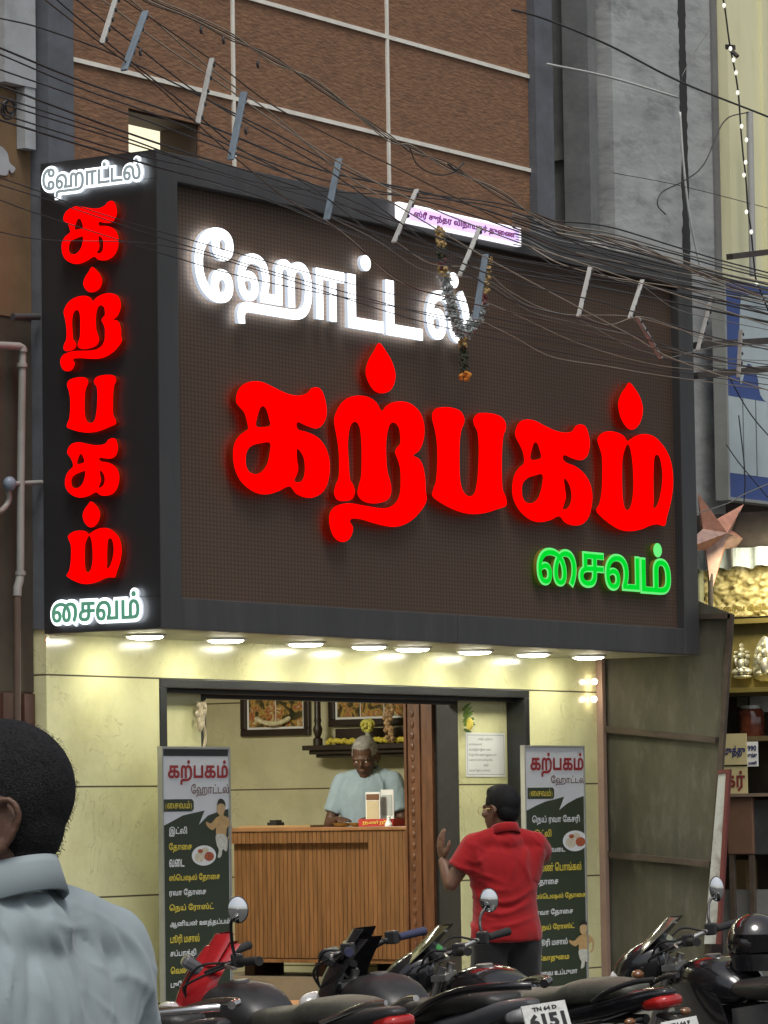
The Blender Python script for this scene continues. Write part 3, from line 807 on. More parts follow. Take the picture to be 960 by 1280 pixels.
a.box((xx - 0.002, yb2 + 0.010, zb + 0.06), (xx, ya - 0.010, zt - 0.03)); obj('grey_print', a, mat('grey print', (0.42, 0.46, 0.45)), t)

# pictures and altar shelf on the room's right wall
XW = 4.985
M['dark wood'] = mat('dark altar wood', (0.022, 0.014, 0.010), 0.4, var=0.3, scale=8, stretch=(1, 1, .3))
def picture_mat(name, seed):                        # painted devotional print: soft gold, red and green patches
    m_ = bpy.data.materials.new(name); m_.use_nodes = True
    t, N, L, b = nodes_of(m_)
    tc = N.new('ShaderNodeTexCoord'); mp = N.new('ShaderNodeMapping'); mp.inputs['Location'].default_value = (seed, seed * 2, 0); L.new(tc.outputs['Object'], mp.inputs[0])
    n = N.new('ShaderNodeTexNoise'); n.inputs['Scale'].default_value = 13; n.inputs['Detail'].default_value = 6; n.inputs['Distortion'].default_value = 1.2; L.new(mp.outputs[0], n.inputs['Vector'])
    r = N.new('ShaderNodeValToRGB'); e = r.color_ramp.elements
    e[0].position, e[0].color = 0.30, (0.03, 0.035, 0.02, 1); e[1].position, e[1].color = 0.78, (0.62, 0.55, 0.36, 1)
    for p_, c in ((0.42, (0.10, 0.07, 0.03, 1)), (0.50, (0.45, 0.30, 0.08, 1)), (0.56, (0.30, 0.07, 0.04, 1)), (0.64, (0.50, 0.42, 0.2, 1))):
        q = e.new(p_); q.color = c
    L.new(n.outputs['Fac'], r.inputs[0]); L.new(r.outputs[0], b.inputs['Base Color']); b.inputs['Roughness'].default_value = 0.25
    return m_
def wall_rect(px0, px1, py0, py1, X):
    xm, ym = (px0 + px1) / 2, (py0 + py1) / 2
    return P(px0, ym, 0, X)[1], P(px1, ym, 0, X)[1], P(xm, py1, 0, X)[2], P(xm, py0, 0, X)[2]
def framed(px0, px1, py0, py1, lab, cells, seed):
    ya, yb, z0, z1 = wall_rect(px0, px1, py0, py1, XW)
    t = thing('framed_picture', lab, 'picture', (XW, (ya + yb) / 2, z0))
    a = MB(); fw = 0.042
    a.box((XW - 0.03, yb, z0), (XW, ya, z0 + fw)); a.box((XW - 0.03, yb, z1 - fw), (XW, ya, z1)); a.box((XW - 0.03, yb, z0 + fw), (XW, yb + fw, z1 - fw)); a.box((XW - 0.03, ya - fw, z0 + fw), (XW, ya, z1 - fw))
    obj('picture_frame', a, M['dark wood'], t, bevel=0.006)
    a = MB(); a.box((XW - 0.010, yb + fw, z0 + fw), (XW - 0.004, ya - fw, z1 - fw)); obj('mount', a, M['paper'], t)
    n = cells; wdt = (ya - yb - 2 * fw - 0.024) / n
    for k in range(n):
        a = MB(); a.box((XW - 0.014, yb + fw + 0.012 + k * wdt + 0.004, z0 + fw + 0.014), (XW - 0.0105, yb + fw + 0.012 + (k + 1) * wdt - 0.004, z1 - fw - 0.012))
        obj('print', a, picture_mat('painted print %s %d' % (seed, k), seed + k * 3.7), t)
    return ya, yb, z0, z1
ya, yb, z0, z1 = framed(303, 389, 830, 920, 'dark framed twin picture high on the room wall, left of the altar', 2, 1.3)
gl_ = MB()
for k in range(22):
    u = k / 21
    gl_.ell((XW - 0.045, ya - 0.14 - 0.24 * u, z0 + 0.075 + 0.03 * (2 * u - 1) ** 2), 0.013 + 0.004 * RNG.random(), seg=8, rows=6)
tag(obj('small_garland', gl_, mat('cream flowers', (0.6, 0.55, 0.35), 0.8, var=0.3, scale=60)), 'small cream flower garland across the twin picture frame', 'garland')
framed(413, 520, 825, 907, 'dark framed triple picture above the altar shelf', 3, 7.9)
ya, yb, z0, z1 = wall_rect(382, 520, 933, 946, XW - 0.2)
AS = thing('altar_shelf', 'dark wooden altar shelf with a turned post under the triple picture', 'shelf', (XW - 0.1, (ya + yb) / 2, z0))
a = MB(); a.box((XW - 0.24, yb, z0 + 0.045), (XW, ya, z0 + 0.075)); a.box((XW - 0.21, yb, z0 + 0.02), (XW, ya - 0.03, z0 + 0.0445)); a.box((XW - 0.18, yb, z0), (XW, ya - 0.06, z0 + 0.0195)); obj('shelf_board', a, M['dark wood'], AS, bevel=0.004)
zs = z0 + 0.075
qy = P(397, 900, 0, XW - 0.15)[1]
a = MB(); a.lathe([(0.03, 0), (0.03, 0.04), (0.016, 0.05), (0.026, 0.075), (0.03, 0.1), (0.018, 0.13), (0.024, 0.15), (0.02, 0.17), (0.02, 0.5)], (XW - 0.15, qy, zs), seg=16); obj('turned_post', a, M['dark wood'], AS, smooth=40)
a = MB(); a.box((XW - 0.05, yb, zs), (XW - 0.032, qy - 0.06, zs + 0.10)); obj('back_rail', a, M['dark wood'], AS)
fy = MB()
y = qy - 0.06
while y > yb + 0.02:
    fy.ell((XW - 0.13 + 0.02 * RNG.random(), y, zs + 0.016 + 0.012 * RNG.random()), (0.022, 0.022, 0.017), seg=8, rows=6); y -= 0.019
tag(obj('marigold_row', fy, mat('yellow flowers', (0.62, 0.50, 0.06), 0.8, var=0.35, scale=70)), 'row of small yellow flowers lying along the altar shelf', 'flowers')
qv = P(463, 905, 0, XW - 0.14)
t = thing('flower_vase', 'small vase with a round yellow flower bunch on the altar shelf', 'vase', (XW - 0.14, qv[1], zs + 0.03))
a = MB(); a.lathe([(0.022, 0), (0.026, 0.03), (0.014, 0.06), (0.018, 0.07)], (XW - 0.17, qv[1], zs), seg=14); obj('vase_body', a, mat('pale glass', (0.4, 0.42, 0.36), 0.2), t)
a = MB()
for k in range(40):
    d = unit(RNG.normal(size=3)); a.ell(np.array([XW - 0.17, qv[1], zs + 0.115]) + d * 0.035, 0.013, seg=7, rows=5)
obj('flower_bunch', a, mat('lemon flowers', (0.62, 0.58, 0.12), 0.8, var=0.3, scale=60), t)
qv = P(494, 895, 0, XW - 0.12)
a = MB()
for k in range(60):
    u = k / 59
    a.ell((XW - 0.15 + RNG.normal() * 0.008, qv[1] + 0.03 * math.sin(u * 5) + RNG.normal() * 0.016, zs + 0.02 + 0.36 * u), 0.015, seg=7, rows=5)
tag(obj('long_garland', a, mat('mixed cream and rust flowers', (0.42, 0.27, 0.14), 0.8, var=0.6, scale=40)), 'long cream and rust garland hanging down over the triple picture', 'garland')

# notice, mango leaves, hanging tassel
YP = YW + 0.12
u0, zb, u1, zt = px_rect(582, 631, 916, 971, 1, YP)
t = thing('paper_notice', 'white printed paper notice taped on the cream wall by the door', 'notice', ((u0 + u1) / 2, YP, zb))
a = MB(); a.box((u0, YP - 0.003, zb), (u1, YP - 0.0005, zt)); obj('sheet', a, M['paper'], t)
a = MB()
rows = ['முக்கிய அறிவிப்பு', 'வாடிக்கையாளர்', 'கவனத்திற்கு இங்கு பணம்', 'பெற்ற பின் உணவு வழங்கப்படும்', 'உணவு பொருட்கள் வெளியே', 'நன்றி', 'கற்பகம் ஹோட்டல் சைவம்']
hh = (zt - zb) / 9.5
for k, s_ in enumerate(rows):
    zz = zt - hh * (1.6 + k * 1.12)
    L = outlines(s_, 1, 0.0)
    bb = bbox(L)
    wid = min((u1 - u0) * 0.86, (bb[2] - bb[0]) * hh * 0.62)
    cx = (u0 + u1) / 2 if k in (0, 5) else u0 + (u1 - u0) * 0.07 + wid / 2
    a.flat(fill(fit(L, cx - wid / 2, zz, cx + wid / 2)), lambda p, q, d: (p, YP - 0.0035, q))
obj('print_lines', a, mat('black ink', (0.08, 0.08, 0.09), 0.7), t)
a = MB()
for p, q, r, s_ in ((u0 + .012, zb + .012, u1 - .012, zb + .015), (u0 + .012, zt - .015, u1 - .012, zt - .012), (u0 + .012, zb + .015, u0 + .015, zt - .015), (u1 - .015, zb + .015, u1 - .012, zt - .015)):
    a.box((p, YP - 0.0038, q), (r, YP - 0.0031, s_))
obj('print_border', a, mat('grey ink', (0.3, 0.3, 0.3), 0.7), t)
def leaf(mb, c, d, L_, w_, nrm):
    d = unit(d); s_ = unit(np.cross(d, nrm)); n_ = np.cross(s_, d)
    c = np.asarray(c, float)
    L1, L2 = [], []
    for k in range(7):
        u = k / 6
        h = w_ * math.sin(math.pi * u ** 0.8) + 0.0006
        L1.append(c + d * L_ * u + s_ * h + n_ * 0.012 * u * u); L2.append(c + d * L_ * u - s_ * h + n_ * 0.012 * u * u)
    mb.add(L1 + L2, [(k, k + 1, 8 + k, 7 + k) for k in range(6)])
q = P(578, 905, 1, YP - 0.02)
a = MB()
for k in range(16):
    an = RNG.uniform(-0.9, 2.4)
    leaf(a, q + np.array([0, -0.01 * RNG.random(), RNG.uniform(-0.06, 0.08)]), (math.cos(an) * 0.8 + .3, -0.25, math.sin(an) * 0.5 - 0.05), RNG.uniform(0.05, 0.09), 0.011, (0, -1, 0.2))
t = thing('leaf_bunch', 'bunch of green leaves with a yellow bloom tied to the dark door jamb', 'leaves', q)
obj('leaf_cluster', a, mat('green leaves', (0.10, 0.17, 0.03), 0.5, var=0.5, scale=20), t)
a = MB(); a.ell(q + np.array([0.03, -0.03, 0.0]), (0.02, 0.02, 0.035), seg=10); obj('bloom', a, mat('yellow bloom', (0.6, 0.48, 0.08), 0.7), t)
a = MB()
q0 = np.array([P(247, 872, 1, YP)[0], YP - 0.03, 2.08])
pts = [q0 + np.array([0.01 * math.sin(k * 1.3), -0.01, -0.03 * k]) for k in range(9)]
a.tube(catmull(pts, 3), 0.009, 7)
for k in range(26):
    a.ell(q0 + np.array([-0.03 + RNG.normal() * 0.014, -0.015, -0.09 + RNG.normal() * 0.035]), (0.014, 0.012, 0.018), seg=7, rows=5)
for k in range(6):
    a.tube([pts[-1], pts[-1] + np.array([-0.07 + 0.026 * k, -0.01, -0.07])], 0.005, 5)
tag(obj('hanging_tassel', a, mat('dry straw', (0.45, 0.38, 0.26), 0.9, var=0.3, scale=30)), 'dry straw charm hanging in the top left of the doorway', 'charm')

# ================================================================ MENU BOARDS
M['board white'] = mat('white vinyl print', (0.60, 0.62, 0.66), 0.35, var=0.03)
M['board green'] = mat('dark green vinyl print', (0.028, 0.042, 0.024), 0.35, var=0.1, scale=2)
M['text white'] = mat('white vinyl lettering', (0.66, 0.69, 0.70), 0.5, var=0.03)
M['text yellow'] = mat('yellow vinyl lettering', (0.62, 0.50, 0.06), 0.5, var=0.05)
M['text red'] = mat('dark red vinyl lettering', (0.28, 0.015, 0.02), 0.5, var=0.05)
M['text brown'] = mat('brown vinyl lettering', (0.13, 0.05, 0.05), 0.5, var=0.05)
M['alu'] = mat('board frame metal', (0.42, 0.43, 0.40), 0.4, metal=0.6)
M['skin print'] = mat('tan print', (0.46, 0.30, 0.13), 0.5, var=0.2, scale=40)
def menu_board(lab, ox, oy, sc, x0, y0, x1, y1, head, word, badge, wave, lines, plate, waiter, Y, extra):
    cv = lambda x, y: (lambda q: (q[0], q[2]))(P(ox + x / sc, oy + y / sc, 1, Y))
    a0, zt = cv(x0, y0); a1, zb = cv(x1, y1)
    a1 = a0 + 0.60 if abs(a1 - a0 - .6) > .12 else a1
    t = thing('menu_board', lab, 'menu board', ((a0 + a1) / 2, Y, zb), 'menu boards by the doorway')
    a = MB(); a.box((a0, Y, zb), (a1, Y + 0.02, zt)); obj('board', a, M['board white'], t)
    a = MB(); fw = 0.012
    for p in ((a0 - fw, zb - fw, a0 - .0005, zt + fw), (a1 + .0005, zb - fw, a1 + fw, zt + fw), (a0, zt + .0005, a1, zt + fw), (a0, zb - fw, a1, zb - .0005)): a.box((p[0], Y - 0.006, p[1]), (p[2], Y + 0.022, p[3]))
    a.box((a0 + 0.02, Y + 0.022, 0.42 if zb > .44 else zb), (a0 + 0.045, Y + 0.042, zt)); a.box((a1 - 0.045, Y + 0.022, 0.42 if zb > .44 else zb), (a1 - 0.02, Y + 0.042, zt))
    obj('metal_frame', a, M['alu'], t)
    if extra:
        a = MB(); a.box((a0 + 0.004, Y - 0.0012, zt - 0.035), (a1 - 0.004, Y - 0.0002, zt - 0.002)); obj('top_band', a, M['frame dark'], t)
    e = 0.004
    W_ = [cv(*p) for p in wave]
    poly = [(a0 + e, zb + e), (a1 - e, zb + e), (a1 - e, W_[-1][1])] + [(min(max(u, a0 + e), a1 - e), z) for u, z in W_[::-1]] + [(a0 + e, W_[0][1])]
    a = MB(); a.flat(fill([poly], 'evenodd'), lambda u, z, d: (u, Y - 0.001 - d, z)); obj('green_field', a, M['board green'], t)
    b0, b1 = cv(badge[0], badge[3]), cv(badge[2], badge[1])
    a = MB(); a.flat(fill([[(b0[0], b0[1]), (b1[0] - .015, b0[1]), (b1[0], b0[1] + .012), (b1[0], b1[1] - .012), (b1[0] - .015, b1[1]), (b0[0], b1[1])]], 'evenodd'), lambda u, z, d: (u, Y - 0.001 - d, z)); obj('badge', a, M['board green'], t)
    def word_(name, txt, bx, m_, bold, layer=0.0025, zfit=True):
        p0, p1 = cv(bx[0], bx[3]), cv(bx[2], bx[1])
        a = MB(); a.flat(fill(fit(outlines(txt, 2, bold), p0[0], p0[1], p1[0], p1[1] if zfit else None)), lambda u, z, d: (u, Y - layer - d, z)); return obj(name, a, m_, t)
    word_('badge_text', '(சைவம்)', (badge[0] + 8, badge[1] + 8, badge[2] - 10, badge[3] - 6), M['text yellow'], 0.012)
    word_('heading', 'கற்பகம்', head, M['text red'], 0.028)
    word_('subheading', 'ஹோட்டல்', word, M['text brown'], 0.006)
    for txt, xa, ya_, xb, yb_, m_ in lines:
        word_('menu_line', txt, (xa, ya_, xb, yb_), M[m_], 0.022)
    # picture of a served plate
    p0, p1 = cv(plate[0], plate[3]), cv(plate[2], plate[1])
    c = ((p0[0] + p1[0]) / 2, (p0[1] + p1[1]) / 2); r = ((p1[0] - p0[0]) / 2, (p1[1] - p0[1]) / 2)
    el = lambda cx, cz, rx, rz, n=24: [(cx + rx * math.cos(2 * math.pi * k / n), cz + rz * math.sin(2 * math.pi * k / n)) for k in range(n)]
    def blot(name, shapes, m_, layer):
        a = MB()
        for sh in shapes: a.flat(fill([sh], 'evenodd'), lambda u, z, d: (u, Y - layer - d, z))
        return obj(name, a, m_, t)
    blot('plate_print', [el(c[0], c[1], *r)], M['text white'], 0.003)
    blot('rice_print', [el(c[0] - r[0] * .35, c[1] - r[1] * .15, r[0] * .42, r[1] * .5), el(c[0] + r[0] * .1, c[1] + r[1] * .5, r[0] * .3, r[1] * .3)], mat('cream print', (0.55, 0.5, 0.38), 0.5, var=0.3, scale=60), 0.0035)
    blot('curry_print', [el(c[0] + r[0] * .42, c[1] - r[1] * .1, r[0] * .4, r[1] * .45), el(c[0] - r[0] * .3, c[1] + r[1] * .45, r[0] * .22, r[1] * .2)], mat('red curry print', (0.34, 0.08, 0.03), 0.5, var=0.5, scale=60), 0.004)
    # drawing of a welcoming serving man
    p0, p1 = cv(waiter[0], waiter[3]), cv(waiter[2], waiter[1])
    fx = lambda u: p0[0] + (p1[0] - p0[0]) * u
    fz = lambda v: p0[1] + (p1[1] - p0[1]) * v
    sm = lambda pts_: [tuple(q) for q in catmull([np.array((fx(u), fz(v))) for u, v in pts_], 4, True)]
    blot('body_print', [sm([(.42, .70), (.2, .60), (.0, .63), (.05, .55), (.25, .48), (.40, .52), (.42, .40), (.78, .38), (.84, .50), (.96, .55), (.97, .42), (.85, .32), (1.0, .36), (1.06, .52), (.98, .64), (.84, .71), (.72, .73), (.70, .80), (.55, .80), (.55, .73)])], M['skin print'], 0.003)
    blot('head_print', [sm([(.45, .86), (.47, .78), (.58, .73), (.70, .76), (.78, .86), (.76, .94), (.62, .97), (.48, .94)])], mat('light tan print', (0.50, 0.34, 0.17), 0.5), 0.0036)
    blot('hair_print', [sm([(.45, .90), (.50, 1.0), (.62, 1.03), (.76, .98), (.79, .89), (.72, .93), (.60, .945), (.50, .93)])], mat('black print', (0.02, 0.018, 0.015), 0.5), 0.0042)
    blot('cloth_print', [sm([(.40, .40), (.80, .38), (.86, .20), (.80, .10), (.66, .14), (.60, .02), (.46, .0), (.50, .14), (.42, .22)])], mat('pale cloth print', (0.5, 0.5, 0.44), 0.5, var=0.4, scale=50, stretch=(4, 1, 1)), 0.0036)
    return t, cv
menu_board('green and white menu board standing left of the counter, partly behind the red motorcycle', 190, 925, 3.655, 47, 40, 362, 1275, (72, 92, 345, 205), (178, 200, 350, 262), (52, 270, 190, 328),
    [(52, 392), (90, 372), (140, 345), (190, 333), (240, 322), (213, 388), (255, 345), (310, 325), (360, 315)],
    [('இட்லி', 76, 395, 158, 442, 'text white'), ('தோசை', 76, 468, 180, 515, 'text yellow'), ('வடை', 77, 543, 146, 582, 'text white'), ('ஸ்பெஷல் தோசை', 77, 605, 308, 655, 'text yellow'), ('ரவா தோசை', 78, 675, 245, 722, 'text white'), ('நெய் ரோஸ்ட்', 78, 742, 280, 792, 'text yellow'), ('ஆனியன் ஊத்தப்பம்', 80, 812, 352, 862, 'text white'), ('பூரி மசால்', 82, 882, 215, 938, 'text yellow'), ('சப்பாத்தி', 82, 952, 200, 1000, 'text white'), ('வெண் பொங்கல்', 84, 1022, 300, 1070, 'text yellow'), ('புரோட்டா', 84, 1092, 220, 1140, 'text white')],
    (180, 480, 290, 576), (246, 275, 356, 538), 0.50, True)
menu_board('green and white menu board right of the doorway behind the man in red', 645, 925, 4.127, 44, 38, 368, 1268, (74, 66, 345, 190), (180, 182, 355, 238), (60, 245, 196, 305),
    [(60, 362), (100, 340), (150, 318), (200, 306), (248, 292), (222, 362), (260, 330), (310, 302), (370, 288)],
    [('நெய் ரவா கேசரி', 82, 385, 326, 440, 'text white'), ('இட்லி', 92, 460, 180, 515, 'text yellow'), ('மெது வடை', 94, 545, 252, 592, 'text white'), ('வெண் பொங்கல்', 95, 625, 335, 680, 'text yellow'), ('தோசை', 98, 708, 216, 760, 'text white'), ('ஸ்பெஷல் தோசை', 100, 780, 358, 832, 'text yellow'), ('ரவா தோசை', 104, 864, 292, 915, 'text white'), ('நெய் ரோஸ்ட்', 106, 940, 300, 992, 'text yellow'), ('பூரி மசால்', 110, 1018, 264, 1072, 'text white'), ('கோதுமை', 114, 1098, 272, 1152, 'text yellow'), ('ரவை உப்புமா', 118, 1174, 314, 1226, 'text white')],
    (240, 465, 365, 576), (275, 935, 392, 1182), 0.50, False)
# ================================================================ RIGHT-HAND SHOP
M['screen metal'] = mat('weathered olive grey sheet metal', (0.080, 0.076, 0.050), 0.75, var=0.32, scale=2.6, stretch=(1.5, 1.5, .5), dirt=(0.125, 0.118, 0.09), dscale=6, bump=0.15)
M['rust'] = mat('rusty angle iron', (0.068, 0.050, 0.035), 0.8, var=0.3, scale=12)
XP = 5.30
c3_ = lambda x, y: P(x, y, 0, XP)
T = thing('sheet_metal_screen', 'tall weathered olive sheet metal screen beside the sign', 'screen', (XP, 0.3, 0.24))
qa, qb, qc, qd = c3_(743, 700), c3_(916, 768), c3_(884, 1232), c3_(758, 1232)
a = MB(); a.grid(lambda u, v: (lambda p: (XP + 0.012 * math.sin(7 * u + 3 * v) * math.sin(5 * v), p[1], p[2]))((qd * (1 - u) + qc * u) * (1 - v) + (qa * (1 - u) + qb * u) * v), 24, 40, (0.01, 0, 0)); obj('sheet', a, M['screen metal'], T, smooth=40)
a = MB()
for p, q in (((752, 911), (899, 925)), ((757, 1067), (892, 1080))):
    a.bar(c3_(*p) - np.array([.035, 0, 0]), c3_(*q) - np.array([.035, 0, 0]), 0.035, 0.035)
a.bar(qb - np.array([.02, 0, 0]), qc - np.array([.02, 0, 0]), 0.03, 0.03); a.bar(qb - np.array([.02, 0, 0.01]), c3_(872, 769) - np.array([.02, 0, 0.01]), 0.03, 0.03)
obj('angle_rail', a, M['rust'], T)
a = MB(); a.tube([c3_(748, 1100) - np.array([.04, 0, 0]), c3_(758, 1228) - np.array([.04, 0, 0])], 0.022, 10); obj('side_pipe', a, mat('grey pipe', (0.2, 0.2, 0.18), 0.6), T)
# blue and white signboard
YS = 0.5
u0 = P(906, 480, 1, YS)[0]
cz = lambda y: P(920, y, 1, YS)[2]
T = thing('blue_signboard', 'blue and white shop signboard at the right edge under the yellow wall', 'signboard', (u0 + 0.8, YS, cz(622)))
M['sb blue'] = mat('blue signboard paint', (0.045, 0.085, 0.27), 0.5, var=0.1)
M['sb white'] = mat('pale signboard paint', (0.46, 0.54, 0.56), 0.5, var=0.08)
zA, zB, zC, zD = cz(622), cz(592), cz(496), cz(350)
a = MB(); a.box((u0 + 0.025, YS, zA), (u0 + 2.2, YS + 0.08, zB)); a.box((u0 + 0.025, YS, zC), (u0 + 2.2, YS + 0.08, zD)); obj('blue_panel', a, M['sb blue'], T)
a = MB(); a.box((u0 + 0.025, YS - 0.001, zB + 0.001), (u0 + 2.2, YS + 0.08, zC - 0.001)); obj('white_panel', a, M['sb white'], T)
a = MB(); a.flat(fill([catmull([np.array(q) for q in ((u0 + .20, zC + .09), (u0 + .22, zD - .15), (u0 + .34, zD - .08), (u0 + .9, zD - .1), (u0 + .9, zC + .02), (u0 + .5, zC + .01), (u0 + .42, zC + .16), (u0 + .3, zC + .22))], 4, True)], 'evenodd'), lambda u, z, d: (u, YS - 0.002 - d, z)); obj('white_shape', a, M['sb white'], T)
a = MB(); a.box((u0, YS - 0.01, zA - 0.02), (u0 + 0.024, YS + 0.08, zD)); a.box((u0 + 0.0245, YS - 0.01, zA - 0.02), (u0 + 2.2, YS + 0.08, zA - 0.001)); obj('metal_edge', a, M['alu'], T)
a = MB()
for k in range(3): a.box((u0 + 0.22 + 0.17 * k, YS - 0.006, zB), (u0 + 0.226 + 0.17 * k, YS - 0.0015, zC)); 
obj('seam', a, mat('grey seam', (0.2, 0.23, 0.25), 0.6), T)
# beams carrying the service cables
def beam(name, p, q, Y, w_, lab, m_):
    a = MB(); A_, B_ = P(*p, 1, Y), P(*q, 1, Y); a.bar(A_, B_, w_, w_ * 0.8); return tag(obj(name, a, m_), lab, 'beam')
M['dark iron'] = mat('dark iron', (0.05, 0.042, 0.036), 0.7, var=0.3, scale=10)
beam('steel_beam', (912, 321), (985, 312), 0.35, 0.045, 'dark steel bracket beam on the yellow wall', M['dark iron'])
beam('steel_beam', (868, 432), (990, 424), 0.2, 0.05, 'rusty steel beam across the gap, upper of two', M['dark iron'])
beam('steel_beam', (868, 470), (990, 458), 0.2, 0.05, 'rusty steel beam across the gap, lower of two', M['dark iron'])
# things in the dark gap
a = MB(); p = P(878, 430, 1, 1.2); q = P(878, 560, 1, 1.2); a.tube([p, q], 0.012, 8); tag(obj('conduit', a, mat('pale conduit', (0.4, 0.42, 0.42), 0.5)), 'pale vertical conduit in the dark gap behind the beams', 'pipe')
a = MB(); p = P(889, 502, 1, 1.6)
a.lathe([(0.02, 0.0), (0.05, 0.03), (0.055, 0.09), (0.03, 0.13), (0.02, 0.14)], p - np.array([0, 0, .09]), seg=18)
tag(obj('gap_lamp', a, emit('dim lamp glass', (0.75, 0.8, 0.6), 0.30), smooth=40), 'dim greenish lamp glass in the dark gap', 'lamp')
# ---- star lantern
qs = P(893, 667, 1, 0.28)
T = thing('star_lantern', 'pink and orange folded paper star lantern hanging by the sign', 'lantern', qs)
pr_ = [(872, 616), (930, 630), (957, 684), (889, 742), (846, 690)]
tips = [P(*p, 1, 0.28) for p in pr_]
inner = []
for k in range(5):
    mid = (tips[k] + tips[(k + 1) % 5]) / 2
    inner.append(qs + (mid - qs) * 0.42)
for k in range(5):
    fa, fb = MB(), MB()
    cf = qs + np.array([0, -0.09, 0])
    fa.add([cf, inner[k - 1], tips[k]], [(0, 1, 2)]); fb.add([cf, tips[k], inner[k]], [(0, 1, 2)])
    bk = qs + np.array([0, 0.09, 0])
    fa.add([bk, tips[k], inner[k - 1]], [(0, 1, 2)]); fb.add([bk, inner[k], tips[k]], [(0, 1, 2)])
    for nm, mm, col in (('star_point', fa, (0.50, 0.235, 0.16)), ('star_fold', fb, (0.46, 0.30, 0.25))):
        obj(nm, mm, mat('pink paper %s %d' % (nm, k), col, 0.8, var=0.25, scale=20), T)
a = MB(); a.tube([tips[3] + np.array([0, 0, .12]), tips[3] + np.array([0.0, 0.02, -0.55])], 0.016, 8); obj('rod', a, M['dark iron'], T)
a = MB(); a.tube(catmull([tips[1], tips[1] + np.array([.02, 0, .2]), tips[1] + np.array([.05, .05, .55])], 4), 0.004, 5); obj('string', a, M['black plastic'], T)
# ---- display of silver relief figures
XD = 6.2
def drect(px0, px1, py0, py1, X=XD):
    xm, ym = (px0 + px1) / 2, (py0 + py1) / 2
    return P(px0, ym, 0, X)[1], P(px1, ym, 0, X)[1], P(xm, py1, 0, X)[2], P(xm, py0, 0, X)[2]
M['gold board'] = mat('olive gold display board', (0.20, 0.165, 0.055), 0.5, var=0.25, scale=8)
M['gold trim'] = mat('brass trim', (0.5, 0.4, 0.13), 0.35, metal=0.7, var=0.2)
M['relief'] = mat('carved gold relief', (0.42, 0.36, 0.17), 0.5, var=0.45, scale=18, bump=0.9, bscale=22)
M['silver'] = mat('silver relief metal', (0.62, 0.6, 0.46), 0.35, metal=0.5, var=0.25, scale=30, bump=0.4, bscale=60)
T = thing('display_case', 'gold framed shop display case with silver relief figures at the right edge', 'display case', (XD, 0.0, 0.9))
ya, yb, z0, z1 = drect(892, 1010, 778, 862); YE = yb
a = MB(); a.box((XD, YE, z0), (XD + 0.05, 0.52, z1)); obj('back_board', a, M['gold board'], T)
a = MB()
for py in (776, 862): 
    zc = drect(900, 1010, py - 3, py + 3); a.box((XD - 0.07, YE, zc[2]), (XD - 0.001, 0.52, zc[3])); 
obj('trim_rail', a, M['gold trim'], T)
ya, yb, z0r, z1r = drect(895, 1010, 706, 770)
a = MB(); a.grid(lambda u, v: (XD + 0.01 - 0.05 * noise.noise(Vector((u * 9, v * 5, 3.1))) - 0.03 * noise.noise(Vector((u * 22, v * 14, 8.0))), 0.52 + (YE - 0.52) * u, z0r + (z1r - z0r) * v), 60, 40); obj('relief_panel', a, M['relief'], T, smooth=True)
a = MB(); zz = drect(900, 960, 756, 768)
L = fit(outlines('Vசைவ சில்வர் மஹால்', 2, 0.03), -0.36, zz[2], 0.25, zz[3]); a.flat(fill(L), lambda u, w_, d: (XD - 0.075 - d, -u, w_), 0.01); obj('board_lettering', a, M['gold trim'], T)
ya, yb, zc0, zc1 = drect(885, 1010, 685, 712)
a = MB(); a.grid(lambda u, v: (XD - 0.10 - 0.03 * math.sin(30 * u), 0.6 + (YE - 0.6) * u, zc0 + (zc1 - zc0) * v + (0.02 * abs(math.sin(16 * u)) if v < .5 else 0)), 60, 4, (0.02, 0, 0)); obj('valance', a, mat('pale blue grey cloth', (0.25, 0.29, 0.30), 0.9, var=0.5, scale=14, stretch=(1, 3, .4)), T)
a = MB(); a.box((XD + 0.0, YE, zc1), (XD + 0.05, 0.6, zc1 + 0.22)); obj('dark_header', a, M['dark iron'], T)
a = MB(); ya, yb, q0, q1 = drect(892, 1010, 868, 1130); a.box((XD + 0.25, YE, q0), (XD + 0.3, 0.55, q1)); obj('rear_board', a, mat('dim brown board', (0.05, 0.04, 0.026), 0.8, var=0.5, scale=4), T)
a = MB()
for py in (866, 923):
    ya, yb, q0, q1 = drect(890, 1010, py - 3, py + 3); a.box((XD - 0.02, YE, q0), (XD + 0.249, 0.53, q1))
obj('shelf_plank', a, mat('shelf plank', (0.12, 0.09, 0.04), 0.6), T)
a = MB(); ya, yb, q0, q1 = drect(868, 880, 705, 800); a.box((XD - 0.05, yb, q0), (XD, ya, q1)); tag(obj('pale_door', a, mat('pale green board', (0.36, 0.38, 0.25), 0.7)), 'pale greenish board seen between the sign and the star', 'board')
